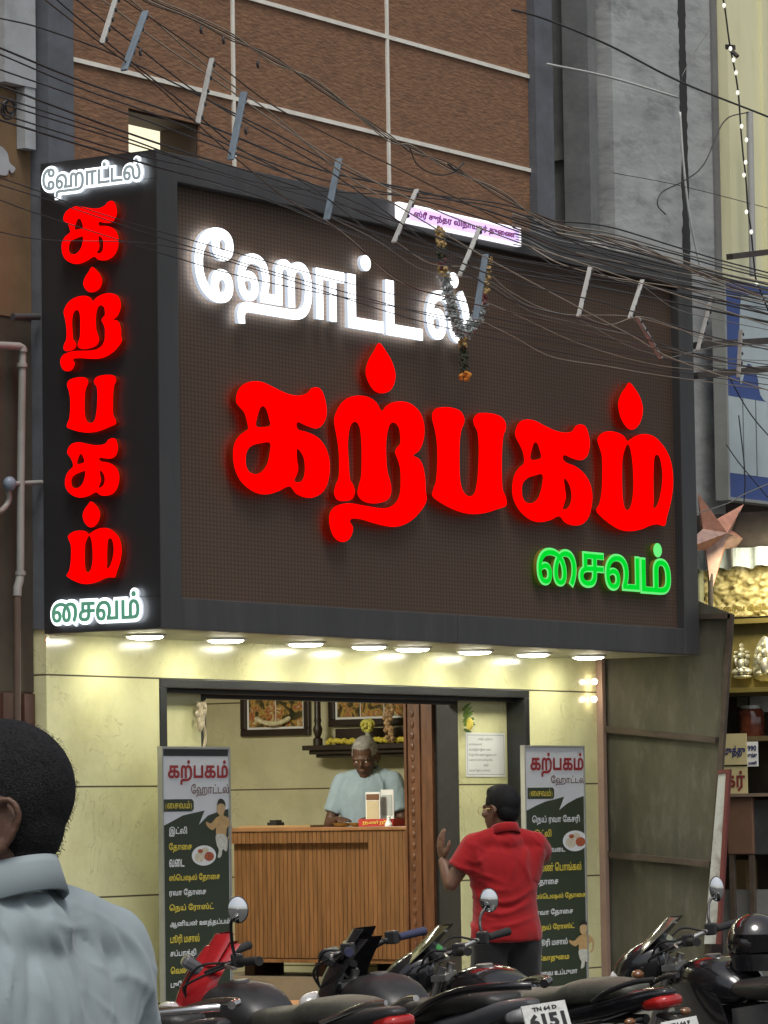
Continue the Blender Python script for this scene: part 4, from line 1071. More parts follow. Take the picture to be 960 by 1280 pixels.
def relief_figure(px0, px1, py0, py1, lab, kind):
    ya, yb, z0, z1 = drect(px0, px1, py0, py1)
    yc, h, w_ = (ya + yb) / 2, z1 - z0, ya - yb
    a = MB(); X = XD - 0.02
    E_ = lambda u, v, r, d=1.0: a.ell((X, yc - u * w_ / 2, z0 + v * h), (0.03 * d, r[0] * w_ / 2, r[1] * h), seg=12, rows=8)
    if kind == 'seated':
        E_(0, .07, (.95, .06)); E_(-.5, .2, (.5, .1)); E_(.5, .2, (.5, .1)); E_(0, .22, (.4, .12), 1.4); E_(0, .42, (.36, .17), 1.3); E_(0, .66, (.24, .09), 1.5); E_(0, .80, (.2, .08)); E_(0, .92, (.08, .08))
        for s_ in (-1, 1): E_(s_ * .5, .48, (.14, .12)); E_(s_ * .62, .62, (.12, .07)); E_(s_ * .3, .3, (.25, .06)); E_(s_ * .55, .74, (.1, .05))
    else:
        a.flat(fill([catmull([np.array((-(yc - u * w_ / 2), z0 + v * h)) for u, v in ((-1, 0), (1, 0), (.98, .6), (.62, .85), (.15, 1), (-.15, 1), (-.62, .85), (-.98, .6))], 3, True)], 'evenodd'), lambda u, z, d: (X + .015 - d, -u, z), 0.02)
        E_(0, .3, (.42, .24), 1.3); E_(0, .62, (.28, .12), 1.5); E_(0, .8, (.18, .08), 1.5)
        for s_ in (-1, 1): E_(s_ * .5, .45, (.16, .16)); E_(s_ * .45, .12, (.4, .07)); E_(s_ * .55, .7, (.12, .08))
    return tag(obj('silver_figure', a, M['silver'], smooth=True), lab, 'figure', 'silver relief figures in the display')
relief_figure(917, 942, 804, 849, 'silver seated relief figure, the one in full view in the display', 'seated')
relief_figure(945, 972, 796, 848, 'silver standing relief plaque cut by the right picture edge', 'plaque')
relief_figure(900, 914, 812, 848, 'silver relief figure half hidden behind the metal screen', 'seated')
# goods under the display
ya, yb, z0, z1 = drect(918, 946, 884, 922)
T = thing('sweet_jar', 'glass jar of dark red goods with a metal lid on the display shelf', 'jar', (XD + 0.02, (ya + yb) / 2, z0)); yc = (ya + yb) / 2; r = (ya - yb) / 2
a = MB(); a.lathe([(r * .9, 0), (r, .01), (r, (z1 - z0) * .85), (r * .8, (z1 - z0) * .95)], (XD + .08, yc, z0), seg=20); obj('jar_body', a, mat('dark red goods in glass', (0.14, 0.035, 0.018), 0.12, var=0.4, scale=20, coat=0.6), T, smooth=40)
a = MB(); a.lathe([(r * .9, (z1 - z0) * .951), (r * .9, (z1 - z0) * 1.06), (0, (z1 - z0) * 1.07)], (XD + .08, yc, z0), seg=20); obj('lid', a, M['alu'], T)
def board_card(name, px0, px1, py0, py1, X, lab, m_, texts=()):
    ya, yb, z0, z1 = drect(px0, px1, py0, py1, X)
    t = thing(name, lab, 'card', (X, (ya + yb) / 2, z0))
    a = MB(); a.box((X, yb, z0), (X + 0.008, ya, z1)); obj('card_sheet', a, m_, t)
    for k, (s_, mm, u0_, v0, u1_, v1) in enumerate(texts):
        L = fit(outlines(s_, 2, 0.035), -ya + (ya - yb) * u0_, z0 + (z1 - z0) * v0, -ya + (ya - yb) * u1_, z0 + (z1 - z0) * v1)
        a = MB(); a.flat(fill(L), lambda u, w_, d: (X - 0.001 - d, -u, w_), 0.001); obj('card_lettering', a, mm, t)
    return t
M['cream card'] = mat('cream card', (0.50, 0.44, 0.24), 0.6, var=0.1)
M['blue ink'] = mat('dark blue ink', (0.03, 0.035, 0.12), 0.6)
M['red ink'] = mat('dark red ink', (0.18, 0.03, 0.03), 0.6)
board_card('price_card', 904, 933, 917, 956, XD - 0.06, 'cream card with blue Tamil lettering under the display', M['cream card'], (('முத்து', M['blue ink'], .02, .22, .95, .62),))
board_card('price_card', 934, 947, 927, 958, XD - 0.05, 'white card with small blue lettering beside the blue lettered cream card', M['paper'], (('990', M['blue ink'], .05, .62, .9, .85), ('முத்து', M['blue ink'], .05, .35, .95, .55), ('மணி', M['blue ink'], .1, .08, .9, .22)))
board_card('price_card', 902, 934, 958, 993, XD - 0.055, 'cream card with dark red letters, lowest of the cards', M['cream card'], (('கர்', M['red ink'], .1, .1, .92, .85),))
board_card('paper_slip', 937, 975, 862, 890, XD + 0.2, 'white paper slip behind the glass jar', M['paper'])
ya, yb, z0, z1 = drect(921, 934, 866, 884, XD + .18)
a = MB(); a.box((XD + .18, yb, z0), (XD + .19, ya, z1)); tag(obj('small_picture', a, mat('grey small print', (0.16, 0.17, 0.15), 0.3, var=0.5, scale=40)), 'small grey framed print behind the jar lid', 'picture')
# brown steel cabinet, leaning white board
XB = 6.1
cy = lambda px, py: P(px, py, 0, XB)
T = thing('steel_cabinet', 'brown steel cabinet on thin legs in front of the right hand shop', 'cabinet', (XB, 0.1, 0.24))
ya, yb, z0, z1 = drect(909, 941, 996, 1068, XB)
a = MB(); a.box((XB, yb, z0), (XB + 0.5, ya, z1)); obj('body', a, mat('brown painted steel', (0.155, 0.085, 0.055), 0.55, var=0.15, scale=4, dirt=(0.1, 0.06, 0.04)), T, bevel=0.006)
a = MB(); a.box((XB + 0.02, yb - 0.35, z0), (XB + 0.5, yb - 0.001, z1 - 0.02)); obj('side_door', a, mat('dark grey steel', (0.07, 0.072, 0.075), 0.4, metal=0.3, var=0.2), T)
a = MB()
for yy in (ya - 0.02, yb + 0.02, yb - 0.32): a.box((XB + 0.005, yy - 0.015, 0.24), (XB + 0.035, yy + 0.015, z0 - 0.0005)); a.box((XB + 0.44, yy - 0.015, 0.24), (XB + 0.47, yy + 0.015, z0 - 0.0005))
obj('leg', a, M['rust'], T)
a = MB(); a.box((XB - 0.015, yb - 0.35, z1 + 0.0005), (XB + 0.52, ya + 0.02, z1 + 0.02)); obj('top_sheet', a, mat('cabinet top', (0.2, 0.15, 0.11), 0.5), T)
ya, yb, z0, z1 = drect(914, 932, 1075, 1098, XB + .2)
a = MB(); a.box((XB + .2, yb, .9), (XB + .4, ya, z1)); tag(obj('carton', a, mat('brown carton', (0.25, 0.17, 0.08), 0.8)), 'small tan carton under the steel cabinet', 'carton')
a = MB(); ya, yb, z0, z1 = drect(905, 985, 1112, 1180, XB + .1); a.box((XB + .08, yb, 0.24), (XB + .16, ya, z1)); tag(obj('grey_sheet', a, mat('grey zinc sheet', (0.2, 0.2, 0.19), 0.5, var=0.3, scale=3)), 'grey zinc sheet standing under the brown cabinet', 'sheet')
XL = 5.24
T = thing('leaning_board', 'narrow white board with a red edge leaning behind the metal screen', 'board', (XL, 0.0, 0.3))
P4 = lambda x, y: P(x, y, 0, XL)
k0, k1, k2, k3 = P4(898, 968), P4(909, 966), P4(896, 1180), P4(880, 1180)
a = MB(); a.add([k0, k1, k2, k3, *(p + np.array([.02, 0, 0]) for p in (k0, k1, k2, k3))], [(3, 2, 1, 0), (4, 5, 6, 7), (0, 1, 5, 4), (1, 2, 6, 5), (2, 3, 7, 6), (3, 0, 4, 7)]); obj('board', a, mat('scuffed white board', (0.46, 0.48, 0.46), 0.6, var=0.12, scale=7, dirt=(0.22, 0.16, 0.13), dscale=6), T)
a = MB(); a.bar(k1 + np.array([0, -.012, 0.02]), k2 + np.array([0, -.012, 0]), 0.03, 0.022); a.bar(k0 + np.array([0, .0, 0.012]), k1 + np.array([0, -.02, 0.012]), 0.02, 0.02); obj('red_edge', a, mat('dark red edge', (0.14, 0.035, 0.03), 0.5), T)
# small shop lamp that lights the display
dl = bpy.data.lights.new('display lamp light', 'AREA'); dl.energy, dl.size, dl.color = 5, 0.25, (1.0, 0.9, 0.6)
do = bpy.data.objects.new('display_lamp_light', dl); COL.objects.link(do); do.location = (XD - 0.35, -0.05, z1r + 0.06); do.rotation_euler = (0, rad(-35), 0)

# ================================================================ LEFT WALL: PIPES
M['pvc'] = mat('grey pvc pipe', (0.27, 0.27, 0.25), 0.5, var=0.12, scale=5, dirt=(0.16, 0.13, 0.1))
YL = 0.70
L3 = lambda x, y: P(x, y, 1, YL)
T = thing('drain_pipe', 'grey drain pipe bending down the dark left hand wall', 'pipe', L3(20, 900))
a = MB(); a.tube(catmull([L3(-30, 431), L3(5, 432), L3(24, 433)], 3) + catmull([L3(27.5, 435), L3(28, 450), L3(26, 600), L3(25.5, 715)], 4), 0.019, 12); obj('upper_run', a, M['pvc'], T, smooth=40)
a = MB(); a.tube([L3(25.5, 716), L3(24.5, 726), L3(22, 734), L3(21.5, 745)], 0.021, 12); obj('elbow', a, M['pvc'], T, smooth=40)
a = MB(); a.tube([L3(21.5, 745), L3(21.5, 1000)], 0.018, 12); obj('lower_run', a, mat('brown stained pipe', (0.10, 0.065, 0.045), 0.6, var=0.2), T, smooth=40)
for y in (437, 456, 716):
    a = MB(); a.tube([L3(27.5 if y < 700 else 25.5, y - 2), L3(27.5 if y < 700 else 25.5, y + 3)], 0.026, 12); obj('coupling', a, M['pvc'], T, smooth=40)
T = thing('lamp_bracket', 'grey pipe bracket with a round blue grey joint on the left wall', 'bracket', L3(8, 605))
a = MB(); a.tube([L3(8, 605), L3(52, 603)], 0.012, 10); a.tube(catmull([L3(9, 606), L3(11, 625), L3(2, 638), L3(-10, 641)], 4), 0.014, 10); obj('arm', a, M['pvc'], T, smooth=40)
a = MB(); a.ell(L3(8, 605) + np.array([0, -.02, 0]), (0.035, 0.03, 0.035)); obj('joint_box', a, mat('blue grey joint', (0.16, 0.2, 0.25), 0.5), T, smooth=True)
a = MB(); a.tube([L3(16, 396), L3(48, 396)], 0.017, 10); tag(obj('pipe_stub', a, mat('dark pipe', (0.06, 0.06, 0.06), 0.5), smooth=40), 'short dark horizontal pipe on the left wall above the bracket', 'pipe')
a = MB()
qq = L3(4, 138)
for k in range(3): a.torus(qq + np.array([0.01 * k, -.03, .01 * k]), (0.1, 1, .2), 0.045 - .006 * k, 0.006, 18, 6)
tag(obj('cable_loop', a, M['black plastic'], smooth=True), 'small loop of black cable on the left wall', 'cable')
# ================================================================ CABLES AND FESTOONS IN FRONT OF THE SIGN
M['cable black'] = mat('black cable', (0.028, 0.027, 0.027), 0.5, var=0.2)
M['cable grey'] = mat('grey cable', (0.17, 0.165, 0.15), 0.6, var=0.15)
M['cable tan'] = mat('faded tan cable', (0.26, 0.22, 0.17), 0.6, var=0.2)
M['cable brown'] = mat('brown cable', (0.07, 0.045, 0.03), 0.6, var=0.2)
def cable(px, Y, r, m_, lab, group, ends=True):
    """px: picture points of the run, all in one upright plane Y in front of the shopfront (Y may also be a list)"""
    Ys = Y if isinstance(Y, (list, tuple)) else [Y] * len(px)
    pts = [P(x, y, 1, yy) for (x, y), yy in zip(px, Ys)]
    a = MB(); a.tube(catmull(pts, 8), r * 0.58, 6)
    return tag(obj('cable', a, m_, smooth=True), lab, 'cable', group)
G1 = 'black cables crossing from the left wall over the sign'
B1 = 'thin black overhead cable running from the left wall down across the sign'
runs = [
 [(-40, 46), (0, 60), (106, 103), (248, 152), (400, 212), (560, 248), (760, 312), (1000, 372)],
 [(-40, 54), (0, 68), (100, 110), (212, 150), (380, 218), (560, 259), (780, 336), (1000, 392)],
 [(-40, 72), (0, 87), (130, 132), (270, 183), (400, 234), (600, 314), (800, 346), (1000, 384)],
 [(-40, 92), (0, 107), (120, 152), (230, 190), (400, 244), (600, 328), (800, 358), (1000, 402)],
 [(-40, 116), (0, 129), (140, 172), (300, 222), (480, 272), (600, 316), (700, 336), (1000, 396)],
 [(-40, 130), (0, 142), (150, 188), (300, 226), (500, 300), (720, 352), (1000, 412)],
 [(-40, 138), (0, 150), (150, 196), (320, 244), (520, 318), (760, 362), (1000, 410)],
 [(-40, 16), (10, 25), (60, 38), (160, 76), (330, 160), (480, 232), (640, 258), (760, 304), (1000, 374)],
 [(-40, 108), (0, 121), (150, 170), (330, 230), (520, 246), (640, 264), (760, 320), (1000, 388)],
]
for k, q in enumerate(runs):
    cable(q, -0.30 - 0.02 * k, 0.0065 if k % 3 else 0.0085, M['cable black'], B1, G1)
G2 = 'thin black cables low across the sign side'
lows = [
 [(-40, 206), (0, 222), (46, 238), (110, 262), (210, 292), (420, 350), (640, 402), (860, 440), (1000, 462)],
 [(-40, 216), (0, 231), (60, 250), (210, 300), (420, 362), (650, 420), (1000, 476)],
 [(-40, 236), (0, 250), (50, 268), (200, 316), (330, 352), (560, 396), (900, 462), (1000, 480)],
 [(-40, 282), (0, 290), (60, 300), (200, 306), (330, 340), (520, 400), (700, 440), (880, 470), (1000, 486)],
]
for k, q in enumerate(lows):
    cable(q, -0.28 - 0.02 * k, 0.0045, M['cable black'], 'thin black cable sagging low across the sign letters', G2)
G3 = 'tan and grey cables slanting down over the brick wall'
diag = [
 [(40, -16), (57, 0), (127, 55), (191, 103), (248, 156), (294, 197), (360, 250), (415, 282), (500, 350), (560, 372), (680, 400), (800, 432), (1000, 470)],
 [(80, -12), (96, 0), (170, 57), (248, 117), (340, 172), (420, 220), (500, 278), (560, 320), (640, 352), (760, 380), (880, 418), (1000, 446)],
 [(110, -10), (128, 0), (200, 54), (275, 104), (340, 150), (430, 206), (520, 252), (640, 300), (760, 340), (1000, 420)],
 [(136, -14), (156, 0), (266, 76), (340, 131), (410, 168), (500, 212), (600, 262), (700, 310), (860, 362), (1000, 404)],
 [(150, -10), (164, 0), (258, 82), (345, 146), (425, 214), (505, 262), (600, 318), (700, 372), (790, 420), (850, 452), (1000, 500)],
 [(60, -14), (76, 4), (150, 66), (240, 138), (300, 186), (392, 236), (480, 300), (580, 340), (650, 380), (740, 402), (860, 440), (1000, 474)],
]
for k, q in enumerate(diag):
    cable(q, -0.62 + 0.02 * k, 0.0062, M[('cable brown', 'cable black', 'cable tan', 'cable brown', 'cable tan', 'cable black')[k]], 'loose overhead cable slanting down from the top left across the sign', G3)
G4 = 'cables bunched along the top right edge of the sign'
for k in range(13):
    y0 = 262 + 6.2 * k + RNG.uniform(-2, 2)
    dy = 1.0 - 0.035 * k
    yb0 = 258 + 3.4 * k
    q = [(640, yb0 + 6), (660, yb0 + 12), (700, (y0 + 10) * .5 + (yb0 + 24) * .5), (760, y0 + 24 * dy + RNG.uniform(-2, 2)), (840, y0 + 46 * dy), (905, y0 + 66 * dy + RNG.uniform(-3, 3)), (1000, y0 + 90 * dy)]
    cable(q, [-.03, -.06, -.12 - .01 * k] + [-0.18 - 0.015 * k] * 4, RNG.choice([0.0045, 0.006, 0.008]), M[['cable black', 'cable grey', 'cable black', 'cable tan'][k % 4]], 'cable in the bunch along the top right edge of the sign', G4)
G5 = 'loose tan cables sagging over the sign face'
sags = [
 [(408, 276), (440, 300), (490, 346), (540, 366), (590, 372), (650, 396), (720, 428), (800, 452), (868, 462), (1000, 470)],
 [(414, 272), (470, 300), (530, 338), (600, 350), (660, 388), (720, 404), (800, 422), (880, 446), (1000, 452)],
 [(492, 300), (540, 330), (600, 336), (640, 366), (700, 392), (790, 396), (880, 420), (1000, 440)],
 [(575, 345), (612, 352), (660, 382), (720, 398), (780, 430), (830, 446), (880, 455), (1000, 462)],
 [(595, 398), (640, 420), (690, 446), (760, 458), (830, 470), (1000, 492)],
 [(738, 335), (770, 350), (800, 356), (840, 384), (890, 398), (1000, 420)],
 [(724, 393), (760, 406), (800, 396), (846, 410), (895, 428), (1000, 440)],
 [(788, 395), (812, 420), (830, 446), (866, 440), (920, 430), (1000, 436)],
]
for k, q in enumerate(sags):
    cable(q, -0.44 - 0.012 * k, 0.0042, M['cable tan' if k % 2 == 0 else 'cable grey'], 'loose thin tan cable sagging across the right of the sign', G5)
# twisted bundle with ties
for k in range(4):
    o = k * 3 - 4
    q = [(160, -24 + o), (184, -2 + o), (240, 22 + o * (1 - .2 * k)), (290, 46 + o), (340, 74 - o), (400, 108 + o), (482, 170 - o), (515, 186 + o), (560, 208 - o), (625, 242 + o), (690, 280 - o), (790, 306 + o), (900, 352 - o), (1000, 388 + o)]
    cable(q, -0.72, 0.0055, M['cable brown' if k % 2 else 'cable tan'], 'strand of the tied cable bundle crossing the brick wall', 'strands of the tied cable bundle')
loop = [(512, 184), (522, 206), (545, 218), (566, 216), (580, 204)]
cable(loop, -0.73, 0.006, M['cable black'], 'black slack loop hanging from the tied cable bundle', None)
cable([(560, 205), (570, 212), (580, 203)], -0.74, 0.009, M['cable black'], 'small black knot on the tied cable bundle', None)
for k, (x, y) in enumerate(((252, 37), (280, 50), (323, 80), (176, 65), (308, 163))):
    cable([(x, y - 4), (x - 1, y), (x, y + 5)], -0.73, 0.012, M['cable black'], 'small black tie hanging on the overhead cables above the sign', 'black cable ties')
# service wires on the concrete wall
cable([(640, 12), (682, 24), (760, 56), (850, 102), (960, 146), (1010, 168)], 0.3, 0.011, M['cable black'], 'black service cable slanting over the grey concrete wall', None)
cable([(684, 80), (760, 96), (848, 122)], [0.6, 0.62, 0.66], 0.012, mat('pale conduit pipe', (0.45, 0.46, 0.44), 0.5), 'pale straight conduit across the concrete recess', None)
cable([(850, 140), (854, 200), (862, 270), (877, 342)], 0.62, 0.014, mat('white conduit', (0.5, 0.52, 0.5), 0.5), 'white conduit running down the concrete wall beside the dark gap', None)
cable([(935, 140), (905, 152), (880, 205), (855, 226), (828, 240), (822, 256), (832, 268)], 0.5, 0.007, M['cable black'], 'black looped wire dangling on the concrete wall', None)
cable([(766, 216), (850, 232), (960, 260), (1010, 272)], 0.5, 0.004, M['cable black'], 'hair-thin wire low across the concrete wall', None)
cable([(852, 96), (870, 62), (888, 36)], 0.6, 0.004, M['cable grey'], 'thin grey wire tied to the concrete wall edge', None)
cable([(908, 556), (925, 580), (960, 622)], 0.3, 0.006, M['cable black'], 'black wire slanting down over the blue signboard', None)
cable([(905, 460), (940, 520), (985, 570)], 0.3, 0.007, M['cable black'], 'black wire slanting over the white field of the signboard', None)
cable([(866, 643), (890, 636), (912, 628), (930, 618), (960, 605)], 0.2, 0.006, M['cable grey'], 'grey wire running above the star lantern', None)
# plastic cable spacers
M['spacer white'] = mat('white plastic spacer', (0.42, 0.42, 0.40), 0.5, var=0.12, scale=20)
M['spacer blue'] = mat('blue grey plastic spacer', (0.17, 0.215, 0.26), 0.5, var=0.15, scale=20)
sp = [((146, -6), (127, 55), 'w', -.62, 'white plastic cable spacer at the top left of the brick wall'), ((182, 14), (155, 88), 'b', -.62, 'blue grey plastic cable spacer beside the topmost white one'), ((265, 73), (247, 155), 'w', -.62, 'white plastic cable spacer above the lit window'),
      ((305, 115), (288, 200), 'b', -.62, 'blue grey plastic cable spacer right of the lit window, crossing the white joint'), ((424, 198), (408, 275), 'b', -.5, 'blue grey plastic cable spacer above the white sign word'), ((521, 237), (492, 303), 'w', -.5, 'grey white cable spacer at the left end of the lavender light box'),
      ((600, 284), (574, 346), 'w', -.5, 'white cable spacer in front of the lavender light box'), ((607, 318), (594, 400), 'b', -.48, 'blue grey cable spacer hanging beside the silver garland'), ((738, 333), (723, 396), 'w', -.5, 'white cable spacer right of the light box, over the sign panel'),
      ((803, 350), (787, 398), 'w', -.5, 'short white cable spacer near the right end of the sign'), ((796, 396), (826, 448), 'w', -.48, 'thin white plastic strip hanging slanted at the sign right end'), ((890, 370), (872, 438), 'w', -.3, 'white cable spacer in front of the dark gap'), ((926, 412), (923, 472), 'w', -.3, 'white cable spacer in front of the blue signboard')]
for p, q, c, Y, lab in sp:
    A_, B_ = P(*p, 1, Y), P(*q, 1, Y)
    t = thing('cable_spacer', lab, 'cable spacer', (A_ + B_) / 2, 'plastic cable spacers')
    a = MB(); a.bar(A_, B_, 0.012, 0.036 if c == 'b' else 0.026, up=(0, 1, 0)); obj('strip', a, M['spacer white' if c == 'w' else 'spacer blue'], t, bevel=0.003)
    n = 5
    for k in range(n):
        r = A_ + (B_ - A_) * (k + .5) / n
        a = MB(); a.ell(r + np.array([0.008, -.008, 0]), (0.012, 0.012, 0.012), seg=8, rows=5); obj('clip', a, M['cable black'], t)
# lavender light box with a dedication
YB_ = -0.036
la, lb, lc = P(500, 252, 1, YB_), P(652, 283, 1, YB_), P(651, 307, 1, YB_)
lx0, lx1, lz0, lz1 = la[0], lb[0], P(501, 276, 1, YB_)[2], la[2]
T = thing('light_box', 'small lavender light box with red lettering on top of the sign', 'light box', ((lx0 + lx1) / 2, YB_, lz0))
a = MB(); a.box((lx0, YB_ + 0.004, lz0), (lx1, -0.004, lz1)); obj('case', a, emit('white lit box edge', (0.95, 0.93, 1.0), 0.62), T)
a = MB(); a.box((lx0 + 0.09, YB_, lz0 + 0.014), (lx1 - 0.03, YB_ + 0.0035, lz1 - 0.014)); obj('lit_face', a, emit('lavender lit face', (0.60, 0.44, 0.80), 0.62), T)
a = MB(); a.flat(fill(fit(outlines('ஸ்ரீ சுந்தர விநாயகர் துணை', 2, 0.04), lx0 + 0.13, lz0 + 0.026, lx1 - 0.07, lz1 - 0.026)), lambda u, z, d: (u, YB_ - 0.001 - d, z), 0.001); obj('lettering', a, mat('red violet lettering', (0.30, 0.05, 0.22), 0.6), T)
# flower garland and silver tinsel
YG = -0.16
gp = [(549, 287), (552, 310), (553, 335), (560, 362), (568, 398), (579, 418), (590, 405), (602, 385), (606, 350), (610, 325)]
gpts = catmull([P(x, y, 1, YG) for x, y in gp], 16)
T = thing('flower_garland', 'flower and silver tinsel garland looped from the light box over the white letters', 'garland', gpts[0])
n = len(gpts)
def cluster(mb, c, r, k):
    for _ in range(k):
        d = unit(RNG.normal(size=3)); mb.ell(c + d * r * RNG.uniform(.3, 1), r * RNG.uniform(.3, .45), seg=7, rows=5)
GM = {'marigold_section': mat('faded marigold', (0.36, 0.25, 0.10), 0.85, var=0.5, scale=50), 'leaf_section': mat('dark leaf', (0.035, 0.042, 0.02), 0.8, var=0.5, scale=50), 'tinsel_section': mat('silver tinsel', (0.36, 0.39, 0.38), 0.35, metal=0.5, var=0.45, scale=60), 'rose_section': mat('dark red rose', (0.12, 0.03, 0.03), 0.8, var=0.4, scale=50)}
pend = [P(578 + .3 * k, 424 + 3.9 * k, 1, YG) for k in range(12)]
names = []
for i in range(n):
    u = i / n
    names.append('marigold_section' if u < .1 else 'leaf_section' if u < .17 else 'rose_section' if u < .21 else 'marigold_section' if u < .26 else 'tinsel_section' if u < .78 else 'rose_section' if u < .83 else 'marigold_section')
allp = list(zip(names, gpts)) + [('marigold_section ' if i < 3 else 'leaf_section', p) for i, p in enumerate(pend)]
i = 0
while i < len(allp):
    j = i; mb = MB(); k = allp[i][0]
    while j < len(allp) and allp[j][0] == k:
        p = allp[j][1]
        cluster(mb, p, 0.025 if k != 'tinsel_section' else 0.027, 9)
        if k == 'tinsel_section':
            for _ in range(5):
                d = unit(RNG.normal(size=3)); s_ = unit(np.cross(d, RNG.normal(size=3)))
                mb.add([p + s_ * .006, p - s_ * .006, p + d * 0.045 - s_ * .003, p + d * 0.045 + s_ * .003], [(0, 1, 2, 3)])
        j += 1
    obj(k.strip(), mb, GM[k.strip()], T); i = j
a = MB(); cluster(a, pend[-1] + np.array([0, 0, -.012]), 0.03, 26); obj('orange_bloom', a, mat('orange marigold', (0.55, 0.21, 0.03), 0.85, var=0.4, scale=50), T)
# festoon of small bulbs on the yellow wall
fp = [(900, -20), (906, 10), (912, 55), (918, 85), (923, 118), (926, 160), (929, 195), (932, 220), (935, 262), (939, 290), (943, 335), (946, 352), (962, 392)]
fpt = catmull([P(x, y, 1, 0.45) for x, y in fp], 8)
T = thing('bulb_string', 'string of tiny clear bulbs hanging down the yellow wall', 'string lights', fpt[0])
a = MB(); a.tube(fpt, 0.006, 6); obj('wire', a, M['cable black'], T)
for k, (x, y) in enumerate(((905, 7), (913, 61), (917, 75), (920, 91), (922, 116), (927, 158), (933, 175), (932, 203), (930, 219), (933, 265), (939, 290), (946, 354))):
    a = MB(); a.ell(P(x, y, 1, 0.43), (0.011, 0.011, 0.015), seg=10, rows=8); obj('bulb', a, emit('small clear bulb %d' % k, (1, 0.97, 0.8), 0.5, base=(0.8, .8, .7)), T)
a = MB(); a.tube([P(937, 140, 1, .5), P(941, 345, 1, .5)], 0.022, 10); tag(obj('service_pipe', a, mat('grey service pipe', (0.4, 0.4, 0.38), 0.5), smooth=40), 'grey vertical service pipe on the yellow wall beside the bulbs', 'pipe')
a = MB(); qq = P(913, 62, 1, .5); a.bar(qq + np.array([-.05, 0, .01]), qq + np.array([.05, 0, .02]), .02, .03); a.tube([qq, qq + np.array([0, -.05, -.05])], .014, 8); tag(obj('wall_hook', a, M['dark iron']), 'small dark iron hook on the yellow wall holding the bulb string', 'hook')
# rubble and a lamp-like disc on top of the sign
a = MB()
for k in range(16):
    u = k / 15
    q = P(728 + 62 * u, 296 + 10 * u, 1, 0.3)
    q[2] = SZ1 + 0.02 + 0.05 * RNG.random()
    a.ell(q, (0.09 * RNG.uniform(.6, 1.1), 0.06, 0.045 * RNG.uniform(.6, 1.2)), seg=8, rows=6)
tag(obj('cement_bags', a, mat('dusty grey sack cloth', (0.3, 0.29, 0.26), 0.9, var=0.35, scale=9, bump=0.5)), 'dusty grey heap of rags lying on top of the sign at its right end', 'rags')
# ================================================================ MOTORCYCLES
M['rubber'] = mat('black rubber', (0.018, 0.018, 0.018), 0.85, var=0.2)
M['gloss black'] = mat('glossy black paint', (0.012, 0.012, 0.014), 0.18, var=0.3, scale=30, coat=0.6)
M['satin black'] = mat('satin black plastic', (0.022, 0.022, 0.023), 0.42, var=0.35, scale=14)
M['red paint'] = mat('red bike paint', (0.34, 0.012, 0.016), 0.22, var=0.15, scale=9, coat=0.5)
M['dark red paint'] = mat('dark red bike paint', (0.13, 0.012, 0.014), 0.25, var=0.2, coat=0.5)
M['grey paint'] = mat('gun grey bike paint', (0.085, 0.088, 0.095), 0.3, var=0.15, coat=0.4)
M['chrome'] = mat('chrome', (0.7, 0.7, 0.7), 0.14, metal=1.0, var=0.05)
M['alloy'] = mat('cast alloy', (0.34, 0.34, 0.33), 0.35, metal=0.85, var=0.12)
M['engine'] = mat('engine casing', (0.07, 0.07, 0.07), 0.5, metal=0.5, var=0.3, scale=20)
M['lens red'] = mat('red tail lens', (0.38, 0.012, 0.01), 0.1, var=0.2, scale=30, coat=0.8)
M['lens clear'] = mat('clear lens', (0.5, 0.5, 0.5), 0.08, var=0.15, scale=40, coat=0.8)
M['lens amber'] = mat('smoked amber lens', (0.16, 0.07, 0.025), 0.15, coat=0.8)
M['mirror glass'] = mat('mirror glass', (0.75, 0.77, 0.77), 0.03, metal=1.0, var=0.01)
M['plate white'] = mat('white number plate', (0.62, 0.63, 0.60), 0.5, var=0.08, scale=14, dirt=(0.35, 0.33, 0.3), dscale=9)
M['plate ink'] = mat('black plate ink', (0.02, 0.02, 0.02), 0.5)
M['dial'] = mat('instrument dial', (0.10, 0.12, 0.125), 0.12, var=0.3, scale=30, coat=0.8)
def seat_mat(name, col):
    return mat(name, col, 0.42, var=0.25, scale=22, bump=0.25, bscale=160, dirt=tuple(c * 2.4 + .02 for c in col), dscale=3)
M['seat black'] = seat_mat('black seat leather', (0.020, 0.020, 0.019))
M['seat grey'] = seat_mat('dusty olive black seat leather', (0.058, 0.058, 0.046))
def sec(x, z, w_, h, n=16, p=2.6, dz=0.0):          # superellipse section across the bike at station x
    r = []
    for k in range(n):
        a = 2 * math.pi * k / n
        c, s_ = math.cos(a), math.sin(a)
        r.append(np.array([x, w_ * abs(c) ** (2 / p) * (1 if c >= 0 else -1), z + h * abs(s_) ** (2 / p) * (1 if s_ >= 0 else -1) + dz * (abs(c))]))
    return r
def shell(mb, rows, n=20, p=2.6):
    rr = []
    X = catmull([np.array(q) for q in rows], 4)
    for q in X: rr.append(sec(q[0], q[1], max(q[2], .002), max(q[3], .002), n, p))
    return mb.loft(rr)
